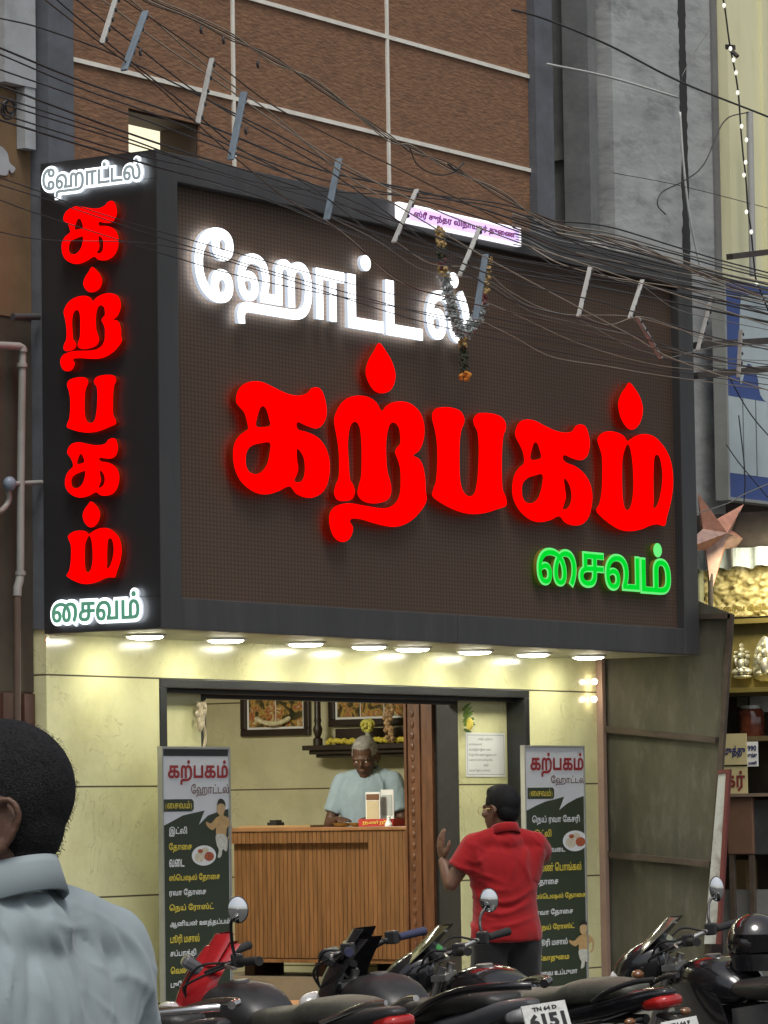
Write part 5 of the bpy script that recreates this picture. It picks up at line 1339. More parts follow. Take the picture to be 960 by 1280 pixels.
def motorcycle(label, tail, front_px, opt):
    """built in its own space: +x forward, +y left, z up, ground at 0; then turned and moved as a whole"""
    o = thing('motorcycle', label, 'motorcycle', (0, 0, 0), 'motorcycles parked in front of the shop')
    g_ = lambda k, d=None: opt.get(k, d)
    body, seat, tailm, cowl = M[g_('body', 'gloss black')], M[g_('seat', 'seat black')], M[g_('tail', 'gloss black')], M[g_('cowl', 'gloss black')]
    for xw in (0.64, -0.62):
        a = MB(); a.torus((xw, 0, 0.30), (0, 1, 0), 0.205, 0.018, 40, 8); a.tube([(xw, -0.06, 0.30), (xw, 0.06, 0.30)], 0.04, 14)
        for k in range(6):
            an = k * math.pi / 3
            a.bar((xw + .03 * math.cos(an), 0, .3 + .03 * math.sin(an)), (xw + .2 * math.cos(an + .2), 0, .3 + .2 * math.sin(an + .2)), 0.022, 0.03, up=(0, 1, 0))
        wh = obj('wheel', a, M['satin black'], o, smooth=40)
        a = MB(); a.torus((xw, 0, 0.30), (0, 1, 0), 0.255, 0.046, 44, 12); obj('tyre', a, M['rubber'], wh, smooth=True)
        a = MB(); a.lathe([(0.12, -.045), (0.12, -.04), (0.03, -.04), (0.03, -.045)], (xw, 0, .3), (0, 1, 0), 24); obj('brake_disc', a, M['alloy'], wh)
    a = MB()
    a.tube([(0.38, 0, 0.82), (0.30, 0, 0.62), (0.25, 0, 0.36), (-0.1, 0, 0.30), (-0.25, 0, 0.42)], 0.02, 8); a.tube([(-0.25, .05, 0.42), (-0.62, .075, 0.30)], 0.02, 8); a.tube([(-0.25, -.05, 0.42), (-0.62, -.075, 0.30)], 0.02, 8); a.tube([(0.36, 0, .80), (-.1, 0, .70), (-.8, 0, .72)], 0.02, 8)
    obj('frame', a, M['satin black'], o, smooth=40)
    a = MB(); a.box((-0.12, -0.11, 0.27), (0.2, 0.11, 0.46)); a.box((0.06, -0.07, 0.461), (0.2, 0.07, 0.62))
    for k in range(5): a.box((0.04, -0.09, 0.48 + k * .028), (0.22, 0.09, 0.49 + k * .028))
    obj('engine', a, M['engine'], o, bevel=0.008)
    a = MB(); a.tube(catmull([np.array(q) for q in ((0.2, -.05, .45), (0.3, -.08, .3), (0.1, -.13, .24), (-.2, -.15, .27))], 5), 0.018, 10); a.tube([(-.2, -.15, .27), (-.28, -.155, .29), (-.78, -.17, .36), (-.8, -.17, .362)], [.02, .05, .055, .03], 14); obj('exhaust', a, M['engine'], o, smooth=40)
    for s_ in (-1, 1):
        a = MB(); a.tube([(-.40, s_ * .1, .68), (-.58, s_ * .1, .34)], 0.028, 12)
        for k in range(7): a.torus((-.42 - .018 * k, s_ * .1, .64 - .034 * k), (-.18, 0, -.34), 0.034, 0.006, 16, 6)
        obj('shock_absorber', a, M['alloy'], o, smooth=40)
    # tank, side panels, seat, tail
    a = MB(); shell(a, [(0.36, .79, .05, .03), (0.33, .80, .10, .07), (0.22, .815, .145, .105), (0.08, .81, .15, .105), (-0.04, .785, .12, .075), (-0.10, .765, .075, .03)]); obj('tank', a, body, o, smooth=True)
    a = MB(); a.lathe([(.038, 0), (.038, .012), (.0, .014)], (0.16, 0, .917), seg=20); obj('fuel_cap', a, M['alloy'], o)
    for s_ in (-1, 1):
        a = MB(); a.grid(lambda u, v: (0.34 - .30 * u - .1 * v, s_ * (.135 + .03 * math.sin(math.pi * u) * (1 - v)), .80 - .25 * v + .03 * u), 8, 6, (0, -s_ * .012, 0)); obj('tank_shroud', a, M[g_('shroud', 'satin black')], o, smooth=40)
        a = MB(); a.grid(lambda u, v: (-.04 - .36 * u, s_ * (.10 + .02 * math.sin(math.pi * u)), .70 - .22 * v * (1 - .5 * u) + .05 * u), 8, 6, (0, -s_ * .012, 0)); obj('side_panel', a, M[g_('side', 'satin black')], o, smooth=40)
    a = MB(); sh_ = g_('seat_rows') or [(-0.02, .775, .07, .02), (-0.06, .785, .11, .04), (-0.22, .785, .135, .05), (-0.38, .80, .14, .055), (-0.46, .825, .135, .055), (-0.62, .835, .12, .05), (-0.74, .84, .09, .035), (-0.78, .84, .05, .015)]
    shell(a, sh_, 22, 3.0); st = obj('seat', a, seat, o, smooth=True)
    a = MB(); shell(a, [(-.30, .715, .115, .035), (-.45, .735, .13, .045), (-.62, .765, .12, .05), (-.78, .80, .10, .045), (-.90, .825, .06, .03), (-.95, .835, .03, .012)], 20, 3); obj('tail_cowl', a, tailm, o, smooth=True)
    tl = g_('tail_lens', 'lens red')
    a = MB(); shell(a, [(-.85, .785, .075, .028), (-.93, .795, .075, .030), (-.965, .80, .05, .02)], 16, 3.2); obj('tail_light', a, M[tl], o, smooth=True)
    for s_ in (-1, 1):
        a = MB(); a.tube([(-.84, s_ * .07, .73), (-.86, s_ * .14, .73)], .008, 8); ind = obj('indicator_stalk', a, M['rubber'], o)
        a = MB(); a.ell((-.865, s_ * .165, .73), (.020, .030, .018), seg=12, rows=8); obj('indicator', a, M[g_('ind', 'lens amber')], ind, smooth=True)
        a = MB(); gr = g_('grab', [(-.42, .15, .80), (-.55, .165, .825), (-.75, .15, .865), (-.90, .09, .895), (-.94, .03, .90)])
        a.tube(catmull([np.array((p[0], s_ * p[1], p[2])) for p in gr], 5), g_('grab_r', .013), 10); obj('grab_rail', a, M[g_('grab_m', 'satin black')], o, smooth=40)
    a = MB(); a.grid(lambda u, v: (-.62 - .31 * math.cos(.2 + 1.15 * (1 - u)) * (1 if True else 0) * (1), (-.07 + .14 * v), .30 + .36 * math.sin(.2 + 1.15 * (1 - u)) + .0), 12, 4, (0.008, 0, .008)); obj('rear_mudguard', a, M['satin black'], o, smooth=40)
    # number plate
    pz, px_ = g_('plate_z', .60), g_('plate_x', -.93)
    ty = np.array([0, 1.0, 0]); tz = unit((0.32, 0, 1.0)); tn = np.cross(tz, ty); tn = unit(tn if tn[0] < 0 else -tn)
    c = np.array([px_, 0, pz])
    a = MB(); a.obox(c, ty * .105, tz * .066, tn * .004); np_ = obj('number_plate', a, M['plate white'], o)
    a = MB(); a.bar((-.88, 0, .74), c - tn * .005 + tz * .06, .05, .012); obj('plate_bracket', a, M['satin black'], o)
    if g_('plate'):
        a = MB()
        for s_, z0, z1, half in ((g_('plate')[0], .037, .054, .058), (g_('plate')[1], -.036, .028, .086)):
            L = fit(outlines(s_, 2, .05, False), -half, z0, half, z1)
            a.flat(fill(L), lambda u, w_, d: c - ty * u + tz * w_ + tn * (.0048 + d), .001)
        obj('plate_lettering', a, M['plate ink'], np_)
    # steering assembly turned to the left on the side stand
    A = rad(g_('steer', 34)); piv = np.array([0.40, 0, 0])
    Rz = lambda p: np.array([piv[0] + (p[0] - piv[0]) * math.cos(A) - p[1] * math.sin(A), (p[0] - piv[0]) * math.sin(A) + p[1] * math.cos(A), p[2]])
    def st_(mb): mb.v = [tuple(Rz(p)) for p in mb.v]; return mb
    a = MB()
    for s_ in (-1, 1): a.tube([(0.64, s_ * .085, .30), (0.40, s_ * .085, .92)], .019, 10)
    a.box((.385, -.11, .86), (.45, .11, .885)); obj('fork', st_(a), M['alloy'], o, smooth=40)
    a = MB(); a.grid(lambda u, v: (.64 + .33 * math.cos(.35 + 1.7 * u), -.065 + .13 * v, .30 + .33 * math.sin(.35 + 1.7 * u)), 14, 4, (0, 0, .006)); obj('front_mudguard', st_(a), M[g_('fender', 'gloss black')], o, smooth=40)
    hb = g_('bar_z', 1.0)
    a = MB(); a.tube(catmull([np.array(q) for q in ((.22, .37, hb + .01), (.30, .22, hb), (.40, .1, hb - .04), (.41, 0, hb - .05), (.40, -.1, hb - .04), (.30, -.22, hb), (.22, -.37, hb + .01))], 5), .012, 10); hbo = obj('handlebar', st_(a), M[g_('bar_m', 'satin black')], o, smooth=40)
    for s_ in (-1, 1):
        a = MB(); a.tube([(.205, s_ * .405, hb + .012), (.215, s_ * .38, hb + .012), (.27, s_ * .27, hb + .004)], [.019, .018, .017], 12); obj('grip', st_(a), M[g_('grip', 'rubber')], hbo, smooth=40)
        a = MB(); a.box((.26, s_ * .235 - .025, hb - .02), (.31, s_ * .235 + .025, hb + .035)); obj('switch_box', st_(a), M['satin black'], hbo, bevel=.006)
        a = MB(); a.tube(catmull([np.array(q) for q in ((.31, s_ * .24, hb), (.335, s_ * .28, hb - .005), (.30, s_ * .38, hb - .012))], 4), .007, 8); obj('lever', st_(a), M['alloy'], hbo, smooth=40)
    tp_, fp_ = at(tail[0], 0, tail[1]), at(front_px[0], 0, front_px[1])
    d0 = unit((fp_ - tp_) * np.array([1, 1, 0])); back = np.array([-(FH[0] * d0[0] + FH[1] * d0[1]), -(-FH[0] * d0[1] + FH[1] * d0[0]), 0])   # towards where the rider would look from
    back = np.array([back[0] * math.cos(-A) - back[1] * math.sin(-A), back[0] * math.sin(-A) + back[1] * math.cos(-A), 0])
    for s_ in g_('mirrors', (-1,)):
        mh = g_('mirror_h', .17)
        a = MB(); mc = np.array([.27, s_ * .36, hb + mh])
        a.tube(catmull([np.array(q) for q in ((.29, s_ * .25, hb + .02), (.30, s_ * .27, hb + .07), (.30, s_ * .33, hb + mh - .05), mc + np.array([.0, 0, -.03]))], 5), .007, 8); ms = obj('mirror_stem', st_(a), M['satin black'], o, smooth=40)
        nrm = unit(back + np.array([0, 0, .06])); sx_ = unit(np.cross((0, 0, 1), nrm)); uz_ = np.cross(nrm, sx_)
        mw, mt = g_('mirror_w', .042), g_('mirror_t', .055)
        a = MB(); a.ell(mc - nrm * .012, (.024, mw, mt), np.column_stack((nrm, sx_, uz_)), 24, 14); obj('mirror_shell', st_(a), M['satin black'], ms, smooth=True)
        a = MB(); rg = []
        for j in range(6):                           # slightly convex glass
            q = j / 5
            rg.append([mc + nrm * (.0205 - .0075 * q * q) + sx_ * mw * .92 * q * math.cos(t) + uz_ * mt * .92 * q * math.sin(t) for t in np.linspace(0, 2 * math.pi, 28, endpoint=False)])
        a.loft(rg, caps=False); obj('mirror_glass', st_(a), M['mirror glass'], ms, smooth=True)
    # headlamp cowl, visor, instruments
    ck = g_('cowl_kind', 'sport')
    if ck == 'tall':
        a = MB(); a.grid(lambda u, v: (.55 - .15 * v - .13 * (2 * u - 1) ** 2 + .06 * math.sin(math.pi * v), (2 * u - 1) * (.155 * (1 - .5 * v ** 2) + .02 * math.sin(math.pi * v)), .66 + .40 * v), 16, 14, (-.012, 0, .002)); obj('front_cowl', st_(a), cowl, o, smooth=40)
        a = MB(); shell(a, [(.50, .78, .05, .05), (.56, .78, .10, .07), (.60, .78, .085, .06), (.62, .78, .04, .03)]); obj('headlight', st_(a), M['lens clear'], o, smooth=True)
        a = MB(); a.grid(lambda u, v: (.445 - .09 * v - .07 * (2 * u - 1) ** 2, (2 * u - 1) * .115 * (1 - .4 * v), .985 + .12 * v), 10, 8, (-.006, 0, 0)); obj('windscreen', st_(a), M[g_('screen', 'gloss black')], o, smooth=40)
    else:
        a = MB(); shell(a, [(.46, .90, .10, .09), (.54, .885, .125, .105), (.62, .865, .115, .09), (.68, .84, .07, .06), (.70, .83, .03, .02)]); obj('front_cowl', st_(a), cowl, o, smooth=True)
        a = MB(); shell(a, [(.655, .83, .09, .045), (.70, .825, .075, .04), (.715, .82, .04, .02)]); obj('headlight', st_(a), M['lens clear'], o, smooth=True)
        a = MB(); a.grid(lambda u, v: (.60 - .17 * v - .06 * (2 * u - 1) ** 2, (2 * u - 1) * .115 * (1 - .55 * v ** 2), .945 + .15 * v), 12, 8, (-.006, 0, 0)); obj('windscreen', st_(a), M[g_('visor', 'gloss black')], o, smooth=40)
        for s_ in (-1, 1):
            a = MB(); a.tube([(.55, s_ * .11, .86), (.54, s_ * .17, .86)], .008, 8); a.ell((.54, s_ * .20, .86), (.03, .036, .024), seg=12, rows=8); obj('front_indicator', st_(a), M['lens amber'], o, smooth=True)
    a = MB(); n_ = unit((-.75, 0, 1)); u_ = np.array([0, 1.0, 0]); v_ = np.cross(n_, u_)
    cc = np.array([.455, 0, .985]); a.obox(cc, u_ * .075, v_ * .05, n_ * .025); dsh = obj('instrument_pod', st_(a), M[g_('pod', 'satin black')], o, bevel=.015)
    a = MB(); a.obox(cc + n_ * .0265, u_ * .055, v_ * .034, n_ * .0015); obj('dial', st_(a), M['dial'], dsh)
    a = MB()
    for k in range(5):
        s_ = 1 if k % 2 else -1
        a.tube(catmull([np.array(q) for q in ((.30, s_ * (.2 + .02 * k), hb), (.42 + .02 * k, s_ * .15, hb + .02 - .03 * k), (.50, s_ * .08, .88), (.42, s_ * .03, .78))], 5), .0055, 6)
    obj('control_cables', st_(a), M['rubber'], o)
    a = MB(); a.tube([(-.02, .1, .28), (-.04, .24, .01)], .011, 8); obj('side_stand', a, M['satin black'], o)
    if g_('more'): g_('more')(o)
    # place: tail seen at picture column tail[0] at distance tail[1]; front likewise
    tp = at(tail[0], 0, tail[1]); fp = at(front_px[0], 0, front_px[1])
    d = unit((fp - tp) * np.array([1, 1, 0])); ang = math.atan2(d[1], d[0])
    mid_tail = tp + d * 0.93
    o.location = (mid_tail[0], mid_tail[1], g_('ground', -0.085)); o.rotation_euler = (g_('lean_x', rad(-5)), 0, ang)
    return o
def red_more(o):
        return None
GRAB0 = [(-.36, .14, .80), (-.50, .165, .84), (-.70, .16, .885), (-.90, .11, .90), (-.96, .03, .90)]
motorcycle('motorcycle with silver grab rail and dark red tail, mostly hidden by the man in grey', (287, 14.45), (30, 15.3), dict(tail='satin black', body='satin black', grab=GRAB0, grab_m='chrome', grab_r=.016, plate=('TN 64 B', '2743'), mirrors=()))
motorcycle('motorcycle with red headlamp cowl and round mirror before the left menu board', (507, 15.1), (322, 15.95), dict(steer=60, cowl_kind='tall', screen='red paint', mirrors=(1,), mirror_h=.22, cowl='red paint', body='satin black', seat='seat grey', tail='satin black', tail_lens='lens red', grab_m='chrome', grab=[(-.60, .13, .80), (-.75, .12, .84), (-.86, .10, .87), (-.96, .07, .88)], grab_r=.012, fender='red paint', pod='grey paint', shroud='satin black', plate=('TN 64 H', '9083'), visor='red paint'))
motorcycle('black motorcycle with tall fairing and number plate 6151, between two others', (672, 15.6), (478, 16.55), dict(cowl_kind='tall', mirrors=(), body='satin black', seat='seat black', tail='grey paint', tail_lens='lens clear', grip='blue rubber', plate=('TN 64 D', '6151'), plate_z=.775, plate_x=-1.03, grab=[(-.30, .155, .78), (-.50, .175, .85), (-.72, .165, .90), (-.92, .10, .915), (-.99, .03, .91)], grab_r=.018, grab_m='gloss black', bar_z=1.03, bar_m='satin black') if not M.update({'blue rubber': mat('dusty blue rubber grip', (0.035, 0.04, 0.085), 0.8)}) else None)
motorcycle('black motorcycle with long dusty seat, red tail lamp and mirror before the man in red', (838, 16.4), (590, 17.3), dict(seat='seat grey', tail='gloss black', tail_lens='lens red', visor='olive visor', plate=('TN 64 F', '4151'), plate_x=-1.0, plate_z=.66, grab=[(-.62, .13, .80), (-.72, .13, .85), (-.84, .10, .885), (-.93, .07, .895)], grab_r=.012, mirror_h=.16, bar_m='alloy') if not M.update({'olive visor': mat('olive smoked visor', (0.06, 0.055, 0.025), 0.15, var=0.4, scale=20, coat=0.6)}) else None)
motorcycle('black and red striped motorcycle with a helmet on it at the right edge', (1113, 17.1), (885, 18.0), dict(shroud='gloss black', side='grey paint', seat='seat black', plate=('TN 64 K', '3308'), mirror_h=.18, visor='clear visor', bar_m='alloy', mirror_w=.034, mirror_t=.06) if not M.update({'clear visor': mat('clear visor', (0.10, 0.095, 0.07), 0.1, var=0.5, coat=0.7)}) else None)
# helmet resting on the tank of the last one
hp = at(934, 0, 17.8); hz = 0.89
T = thing('helmet', 'black full-face helmet resting on the motorcycle at the right edge', 'helmet', (hp[0], hp[1], hz - .1))
a = MB(); c = np.array([hp[0], hp[1], hz])
def hshape(u, v):
    th = math.pi * 2 * u; ph = math.pi * (0.04 + .70 * v)
    return c + np.array([.145 * math.sin(ph) * math.cos(th), .125 * math.sin(ph) * math.sin(th), .135 * math.cos(ph)])
a.grid(hshape, 32, 20); obj('shell', a, mat('scuffed glossy black shell', (0.016, 0.013, 0.013), 0.15, var=0.4, scale=8, coat=0.8, dirt=(0.05, 0.035, 0.03), dscale=5), T, smooth=True)
d_ = unit(-FH + RH * 0.35)
sd = np.cross((0, 0, 1), d_)
a = MB(); a.grid(lambda u, v: c + (d_ * math.cos((u - .5) * 2.2) + sd * math.sin((u - .5) * 2.2)) * .142 + np.array([0, 0, -.035 + .075 * v]), 20, 6, (0, 0, .003)); obj('visor', a, mat('dark visor', (0.01, 0.01, 0.012), 0.05, coat=1.0), T, smooth=40)
a = MB(); a.grid(lambda u, v: c + (d_ * math.cos((u - .5) * 2.6) + sd * math.sin((u - .5) * 2.6)) * (.135 + .01 * v) + np.array([0, 0, -.12 + .07 * v]), 20, 5, (0, 0, .004)); obj('chin_guard', a, M['gloss black'], T, smooth=40)
# ================================================================ PEOPLE
def blob(mb, voxel, smooth_it=6):
    """weld overlapping shapes into one continuous surface"""
    me = bpy.data.meshes.new('tmp'); me.from_pydata(mb.v, [], mb.f); me.update()
    o = bpy.data.objects.new('tmp', me); COL.objects.link(o)
    r = o.modifiers.new('r', 'REMESH'); r.mode = 'VOXEL'; r.voxel_size = voxel
    q = o.modifiers.new('s', 'SMOOTH'); q.factor, q.iterations = 0.5, smooth_it
    dg = bpy.context.evaluated_depsgraph_get()
    e = o.evaluated_get(dg); m2 = e.to_mesh()
    V = np.zeros(len(m2.vertices) * 3); m2.vertices.foreach_get('co', V); V = V.reshape(-1, 3)
    N = np.zeros(len(m2.vertices) * 3); m2.vertices.foreach_get('normal', N); N = N.reshape(-1, 3)
    F = [tuple(p.vertices) for p in m2.polygons]
    e.to_mesh_clear(); bpy.data.objects.remove(o); bpy.data.meshes.remove(me)
    return V, N, F
def basis(fwd, up=(0, 0, 1)):
    f_ = unit(fwd); l_ = unit(np.cross(up, f_)); u_ = np.cross(f_, l_)
    return np.column_stack((f_, l_, u_))
def head_shapes(mb, c, Bm, ear=True):
    """head with its centre (midway between the ears) at c; Bm columns = forward, left, up"""
    T = lambda p: np.asarray(c) + Bm @ np.asarray(p, float)
    E_ = lambda p, r, rot=None: mb.ell(T(p), r, Bm if rot is None else Bm @ rot, 20, 14)
    E_((-.008, 0, .045), (.097, .075, .092)); E_((.035, 0, -.03), (.062, .058, .085)); E_((.055, 0, -.085), (.034, .036, .03))
    E_((.082, 0, .03), (.02, .052, .014)); E_((.098, 0, -.012), (.020, .014, .016)); mb.tube([T((.088, 0, .03)), T((.100, 0, .0)), T((.112, 0, -.012))], [.009, .011, .013], 10)
    for s_ in (-1, 1):
        E_((.066, s_ * .04, -.012), (.03, .022, .02)); E_((.090, s_ * .013, -.018), (.011, .009, .008)); E_((.083, s_ * .031, .010), (.013, .016, .010))
        if ear:
            for k in range(1):
                rim = [(-.004, .072, -.028), (.004, .078, -.018), (.006, .079, .010), (.000, .086, .030), (-.016, .092, .032), (-.026, .094, .016), (-.022, .090, -.006), (-.010, .083, -.026), (-.002, .078, -.034)]
                mb.tube([T((p[0], s_ * p[1], p[2])) for p in catmull([np.array(q) for q in rim], 3)], .0055, 8)
                E_((-.010, s_ * .077, .006), (.017, .006, .026)); E_((-.004, s_ * .078, -.031), (.008, .006, .009)); E_((.006, s_ * .077, -.004), (.006, .006, .010))
    E_((.094, 0, -.046), (.014, .022, .006)); E_((.091, 0, -.056), (.013, .020, .007))
def hand_shapes(mb, wrist, d, pn, curl=0.35, side=1, spread=.16, s=1.0):
    """palm and five unequal fingers; d = direction of the hand, pn = palm normal (fingers curl towards it)"""
    d = unit(d); pn = unit(np.asarray(pn) - d * np.dot(pn, d)); w_ = np.cross(pn, d) * side
    wrist = np.asarray(wrist, float)
    mb.ell(wrist + d * .045 * s, (.050 * s, .036 * s, .016 * s), np.column_stack((d, w_, pn)), 16, 10)
    for k, (off, L) in enumerate(((.028, .072), (.010, .080), (-.009, .075), (-.027, .058))):
        p = wrist + d * .078 * s + w_ * off * s
        dd = unit(d + w_ * off * spread * 40 * .25)
        pts = [wrist + d * .05 * s + w_ * off * .8 * s, p]
        a = curl * (.7 + .15 * k)
        for j, fr in enumerate((.45, .32, .23)):
            dd = unit(dd * math.cos(a) + pn * math.sin(a)); p = p + dd * L * fr * s; pts.append(p)
        mb.tube(pts, [.0095 * s, .0092 * s, .0085 * s, .0078 * s, .0066 * s], 8)
        mb.ell(pts[-1], .0066 * s, None, 8, 6)
    b = wrist + d * .02 * s + w_ * .026 * s
    pts = [b, b + unit(d * .7 + w_ * .7 + pn * .15) * .032 * s]
    pts.append(pts[-1] + unit(d * .9 + w_ * .35 + pn * .3) * .028 * s); pts.append(pts[-1] + unit(d + pn * .4) * .022 * s)
    mb.tube(pts, [.014 * s, .0125 * s, .0105 * s, .0085 * s], 8); mb.ell(pts[-1], .0085 * s, None, 8, 6)
def skin_mat(name, col):
    m_ = mat(name, col, 0.5, var=0.14, scale=24, bump=0.08, bscale=260, spec=0.4)
    b = m_.node_tree.nodes['Principled BSDF']; b.inputs['Subsurface Weight'].default_value = 0.06; b.inputs['Subsurface Radius'].default_value = (.012, .005, .003)
    return m_
def cloth_mat(name, col, var=.08, weave=520):
    m_ = mat(name, col, 0.85, var=var, scale=5, bump=0.05, bscale=weave, spec=0.2)
    m_.node_tree.nodes['Principled BSDF'].inputs['Sheen Weight'].default_value = 0.15
    return m_
def vobj(name, V, F, m_, parent, smooth=True):
    mb = MB(); mb.v = [tuple(p) for p in V]; mb.f = F
    return obj(name, mb, m_, parent, smooth=smooth)
def folds(V, N, amp, seed, dirs, freq=7.5):
    """cloth creases running along the given directions: narrow ridges over broad, soft waves"""
    out = V.copy()
    D = [(Vector(d).normalized(), w_) for d, w_ in dirs]
    for i, (p, n) in enumerate(zip(V, N)):
        q = Vector(tuple(p)); h = 0.0
        wob = Vector((noise.noise(q * 5 + Vector((seed, 0, 0))), noise.noise(q * 5 + Vector((0, seed, 0))), 0)) * .035
        for k, (dv, w_) in enumerate(D):
            r_ = q + wob
            al = r_.dot(dv); pr = r_ - dv * al
            c_ = Vector((pr.x * freq + seed + 3.3 * k, pr.y * freq + k * 7.1, pr.z * freq)) + dv * (al * freq * .20)
            x = noise.noise(c_); y = noise.noise(c_ * 1.9 + Vector((5, 5, 5)))
            gate = max(0.0, min(1.0, .5 + 1.6 * noise.noise(q * 2.6 + Vector((k * 9.7, seed, 1)))))
            h += w_ * gate * (max(0, 1 - abs(x) / .22) ** 1.6 + .45 * max(0, 1 - abs(y) / .18) ** 1.6 + .6 * x)
        out[i] = p + n * amp * max(h - .25, -.3)
    return out
def person(label, loc, yaw, J, C, scale=1.0, head_yaw=0.0, head_pitch=0.0, lean=0.0, vox=0.0075, shirt_vox=0.010, fold_amp=.008, hair_kind='full', sleeves=.75, hem=.86, build=1.0):
    """J: joints in the person's own space (x forward, y left, z up); C: materials"""
    o = thing('person', label, 'person', (0, 0, 0))
    A = lambda *p: np.array(p, float)
    bnd = lambda p: A(p[0] + math.sin(lean) * max(0, p[2] - .95), p[1], .95 + (p[2] - .95) * math.cos(lean) if p[2] > .95 else p[2])
    nk, hc = bnd(J.get('neck', (-.02, 0, 1.41))), None
    hb = basis((math.cos(head_yaw) * math.cos(head_pitch), math.sin(head_yaw) * math.cos(head_pitch), math.sin(head_pitch)))
    hc = nk + A(*J.get('head_off', (.02, 0, .10)))
    b = MB()
    head_shapes(b, hc, hb)
    b.tube([hc + hb @ A(-.025, 0, -.02), nk + A(0, 0, .0), nk + A(.005, 0, -.07)], [.046, .052, .050], 16)
    def torso(mb, k, zlow=.84):
        rows = [(zlow, .118, .166), (.92, .122, .168), (1.0, .116 * build, .156), (1.08, .114 * build, .152), (1.17, .117 * build, .160), (1.26, .114, .168), (1.32, .098, .150), (1.365, .072, .105), (1.40, .058, .064)]
        rr = []
        for q in catmull([np.array(x) for x in rows], 3):
            c_ = bnd((.010 * math.sin((q[0] - .9) * 5), 0, q[0]))
            rr.append([c_ + A(q[1] * k * math.cos(t), q[2] * k * math.sin(t), 0) for t in np.linspace(0, 2 * math.pi, 32, endpoint=False)])
        mb.loft(rr)
        for s_ in (-1, 1):
            sh = bnd(J['shoulder_l'] if s_ > 0 else J['shoulder_r'])
            mb.tube([nk + A(-.010, s_ * .02, -.045), (nk + sh) / 2 + A(-.004, 0, -.006), sh], [.050 * k, .053 * k, .056 * k], 14); mb.ell(sh, .058 * k, None, 16, 10)
            mb.tube([sh + A(0, 0, -.02), bnd((0, s_ * .09, 1.2))], [.06 * k, .09 * k], 14)
    torso(b, .93, .93)
    for s_, S_ in ((1, 'l'), (-1, 'r')):
        sh, el, wr = bnd(J['shoulder_' + S_]), bnd(J['elbow_' + S_]), bnd(J['wrist_' + S_])
        b.tube([sh, (sh + el) / 2, el], [.048, .044, .036], 14); b.ell(el, .037, None, 12, 8); b.tube([el, el + (wr - el) * .35, wr], [.037, .037, .025], 14)
        hd = J.get('hand_' + S_, (wr - el)); hand_shapes(b, wr, hd, J.get('palm_' + S_, (0, -s_, 0)), J.get('curl_' + S_, .3), s_)
        hip = A(0, s_ * .09, .90); kn = A(.03, s_ * .10, .48); an = A(-.02, s_ * .105, .08)
        b.tube([hip, (hip + kn) / 2, kn, (kn + an) / 2 + A(-.02, 0, .05), an], [.085, .075, .055, .052, .036], 16)
        b.ell(A(.05, s_ * .11, .035), (.12, .042, .034), None, 16, 8)
    V, N, F = blob(b, vox, 4)
    body = vobj('body', V, F, C['skin'], o)
    # shirt
    s = MB(); torso(s, 1.10, hem)
    s.ell(nk + A(-.022, 0, -.055), (.075, .095, .06), None, 20, 12)
    for S_ in 'lr':
        sh, el = bnd(J['shoulder_' + S_]), bnd(J['elbow_' + S_])
        e = sh + (el - sh) * sleeves
        s.tube([sh, sh + (e - sh) * .5, e], [.066, .066, .066], 16)
    V, N, F = blob(s, shirt_vox, J.get('relax', 10))
    V = folds(V, N, fold_amp, J.get('seed', 3.0), J.get('folds', [((0, 0, 1), 1.0), ((.0, .6, 1), .7)]))
    if J.get('creases'):
        cy_, sy_ = math.cos(yaw), math.sin(yaw)
        W = np.column_stack((V[:, 0] * cy_ - V[:, 1] * sy_, V[:, 0] * sy_ + V[:, 1] * cy_, V[:, 2])) * scale + np.asarray(loc, float)
        NW = np.column_stack((N[:, 0] * cy_ - N[:, 1] * sy_, N[:, 0] * sy_ + N[:, 1] * cy_, N[:, 2]))
        dd = W - CAM; zz_ = dd @ FWD; PX = np.column_stack((480 + FPX * (dd @ RGT) / zz_, 640 - FPX * (dd @ UPV) / zz_))
        facing = (NW * dd).sum(1) < 0
        for pts_, wd, am in J['creases']:
            L = np.array(catmull([np.array(q, float) for q in pts_], 6))
            best = np.full(len(V), 1e9); tt = np.zeros(len(V))
            for k in range(len(L) - 1):
                e = L[k + 1] - L[k]; u = np.clip(((PX - L[k]) @ e) / (e @ e), 0, 1); ds = np.hypot(*(PX - L[k] - u[:, None] * e).T)
                b2 = ds < best; best[b2] = ds[b2]; tt[b2] = (k + u[b2]) / (len(L) - 1)
            V = V + N * (am * np.exp(-(best / wd) ** 2) * np.sin(np.pi * np.clip(tt, .04, .96)) ** .6 * facing)[:, None]
    shirt = vobj('shirt', V, F, C['shirt'], o)
    col = MB()
    cn = nk + A(-.004, 0, .012)
    def ring(r, dz, fz): return [cn + A((r) * math.cos(t) * 1.02, r * .98 * math.sin(t), dz - fz * (math.cos(t) + 1) * .5) for t in np.linspace(.42, 2 * math.pi - .42, 40)]
    rings = [ring(.066, .028, .035), ring(.071, .036, .040), ring(.075, .026, .05), ring(.086, -.008, .06), ring(.083, -.010, .06), ring(.068, .016, .045)]
    col.v = [tuple(p) for r in rings for p in r]
    m_ = len(rings[0])
    col.f = [(i * m_ + k, i * m_ + k + 1, ((i + 1) % 6) * m_ + k + 1, ((i + 1) % 6) * m_ + k) for i in range(6) for k in range(m_ - 1)]
    if J.get('collar', True): obj('collar', col, C['shirt'], shirt, smooth=True)
    # trousers
    t = MB(); t.ell(A(0, 0, .93), (.112, .152, .12), None, 24, 12)
    for s_ in (-1, 1):
        hip = A(0, s_ * .088, .90); kn = A(.03, s_ * .10, .48); an = A(-.015, s_ * .105, .07)
        t.tube([hip, (hip + kn) / 2, kn, an], [.100, .092, .075, .068], 18)
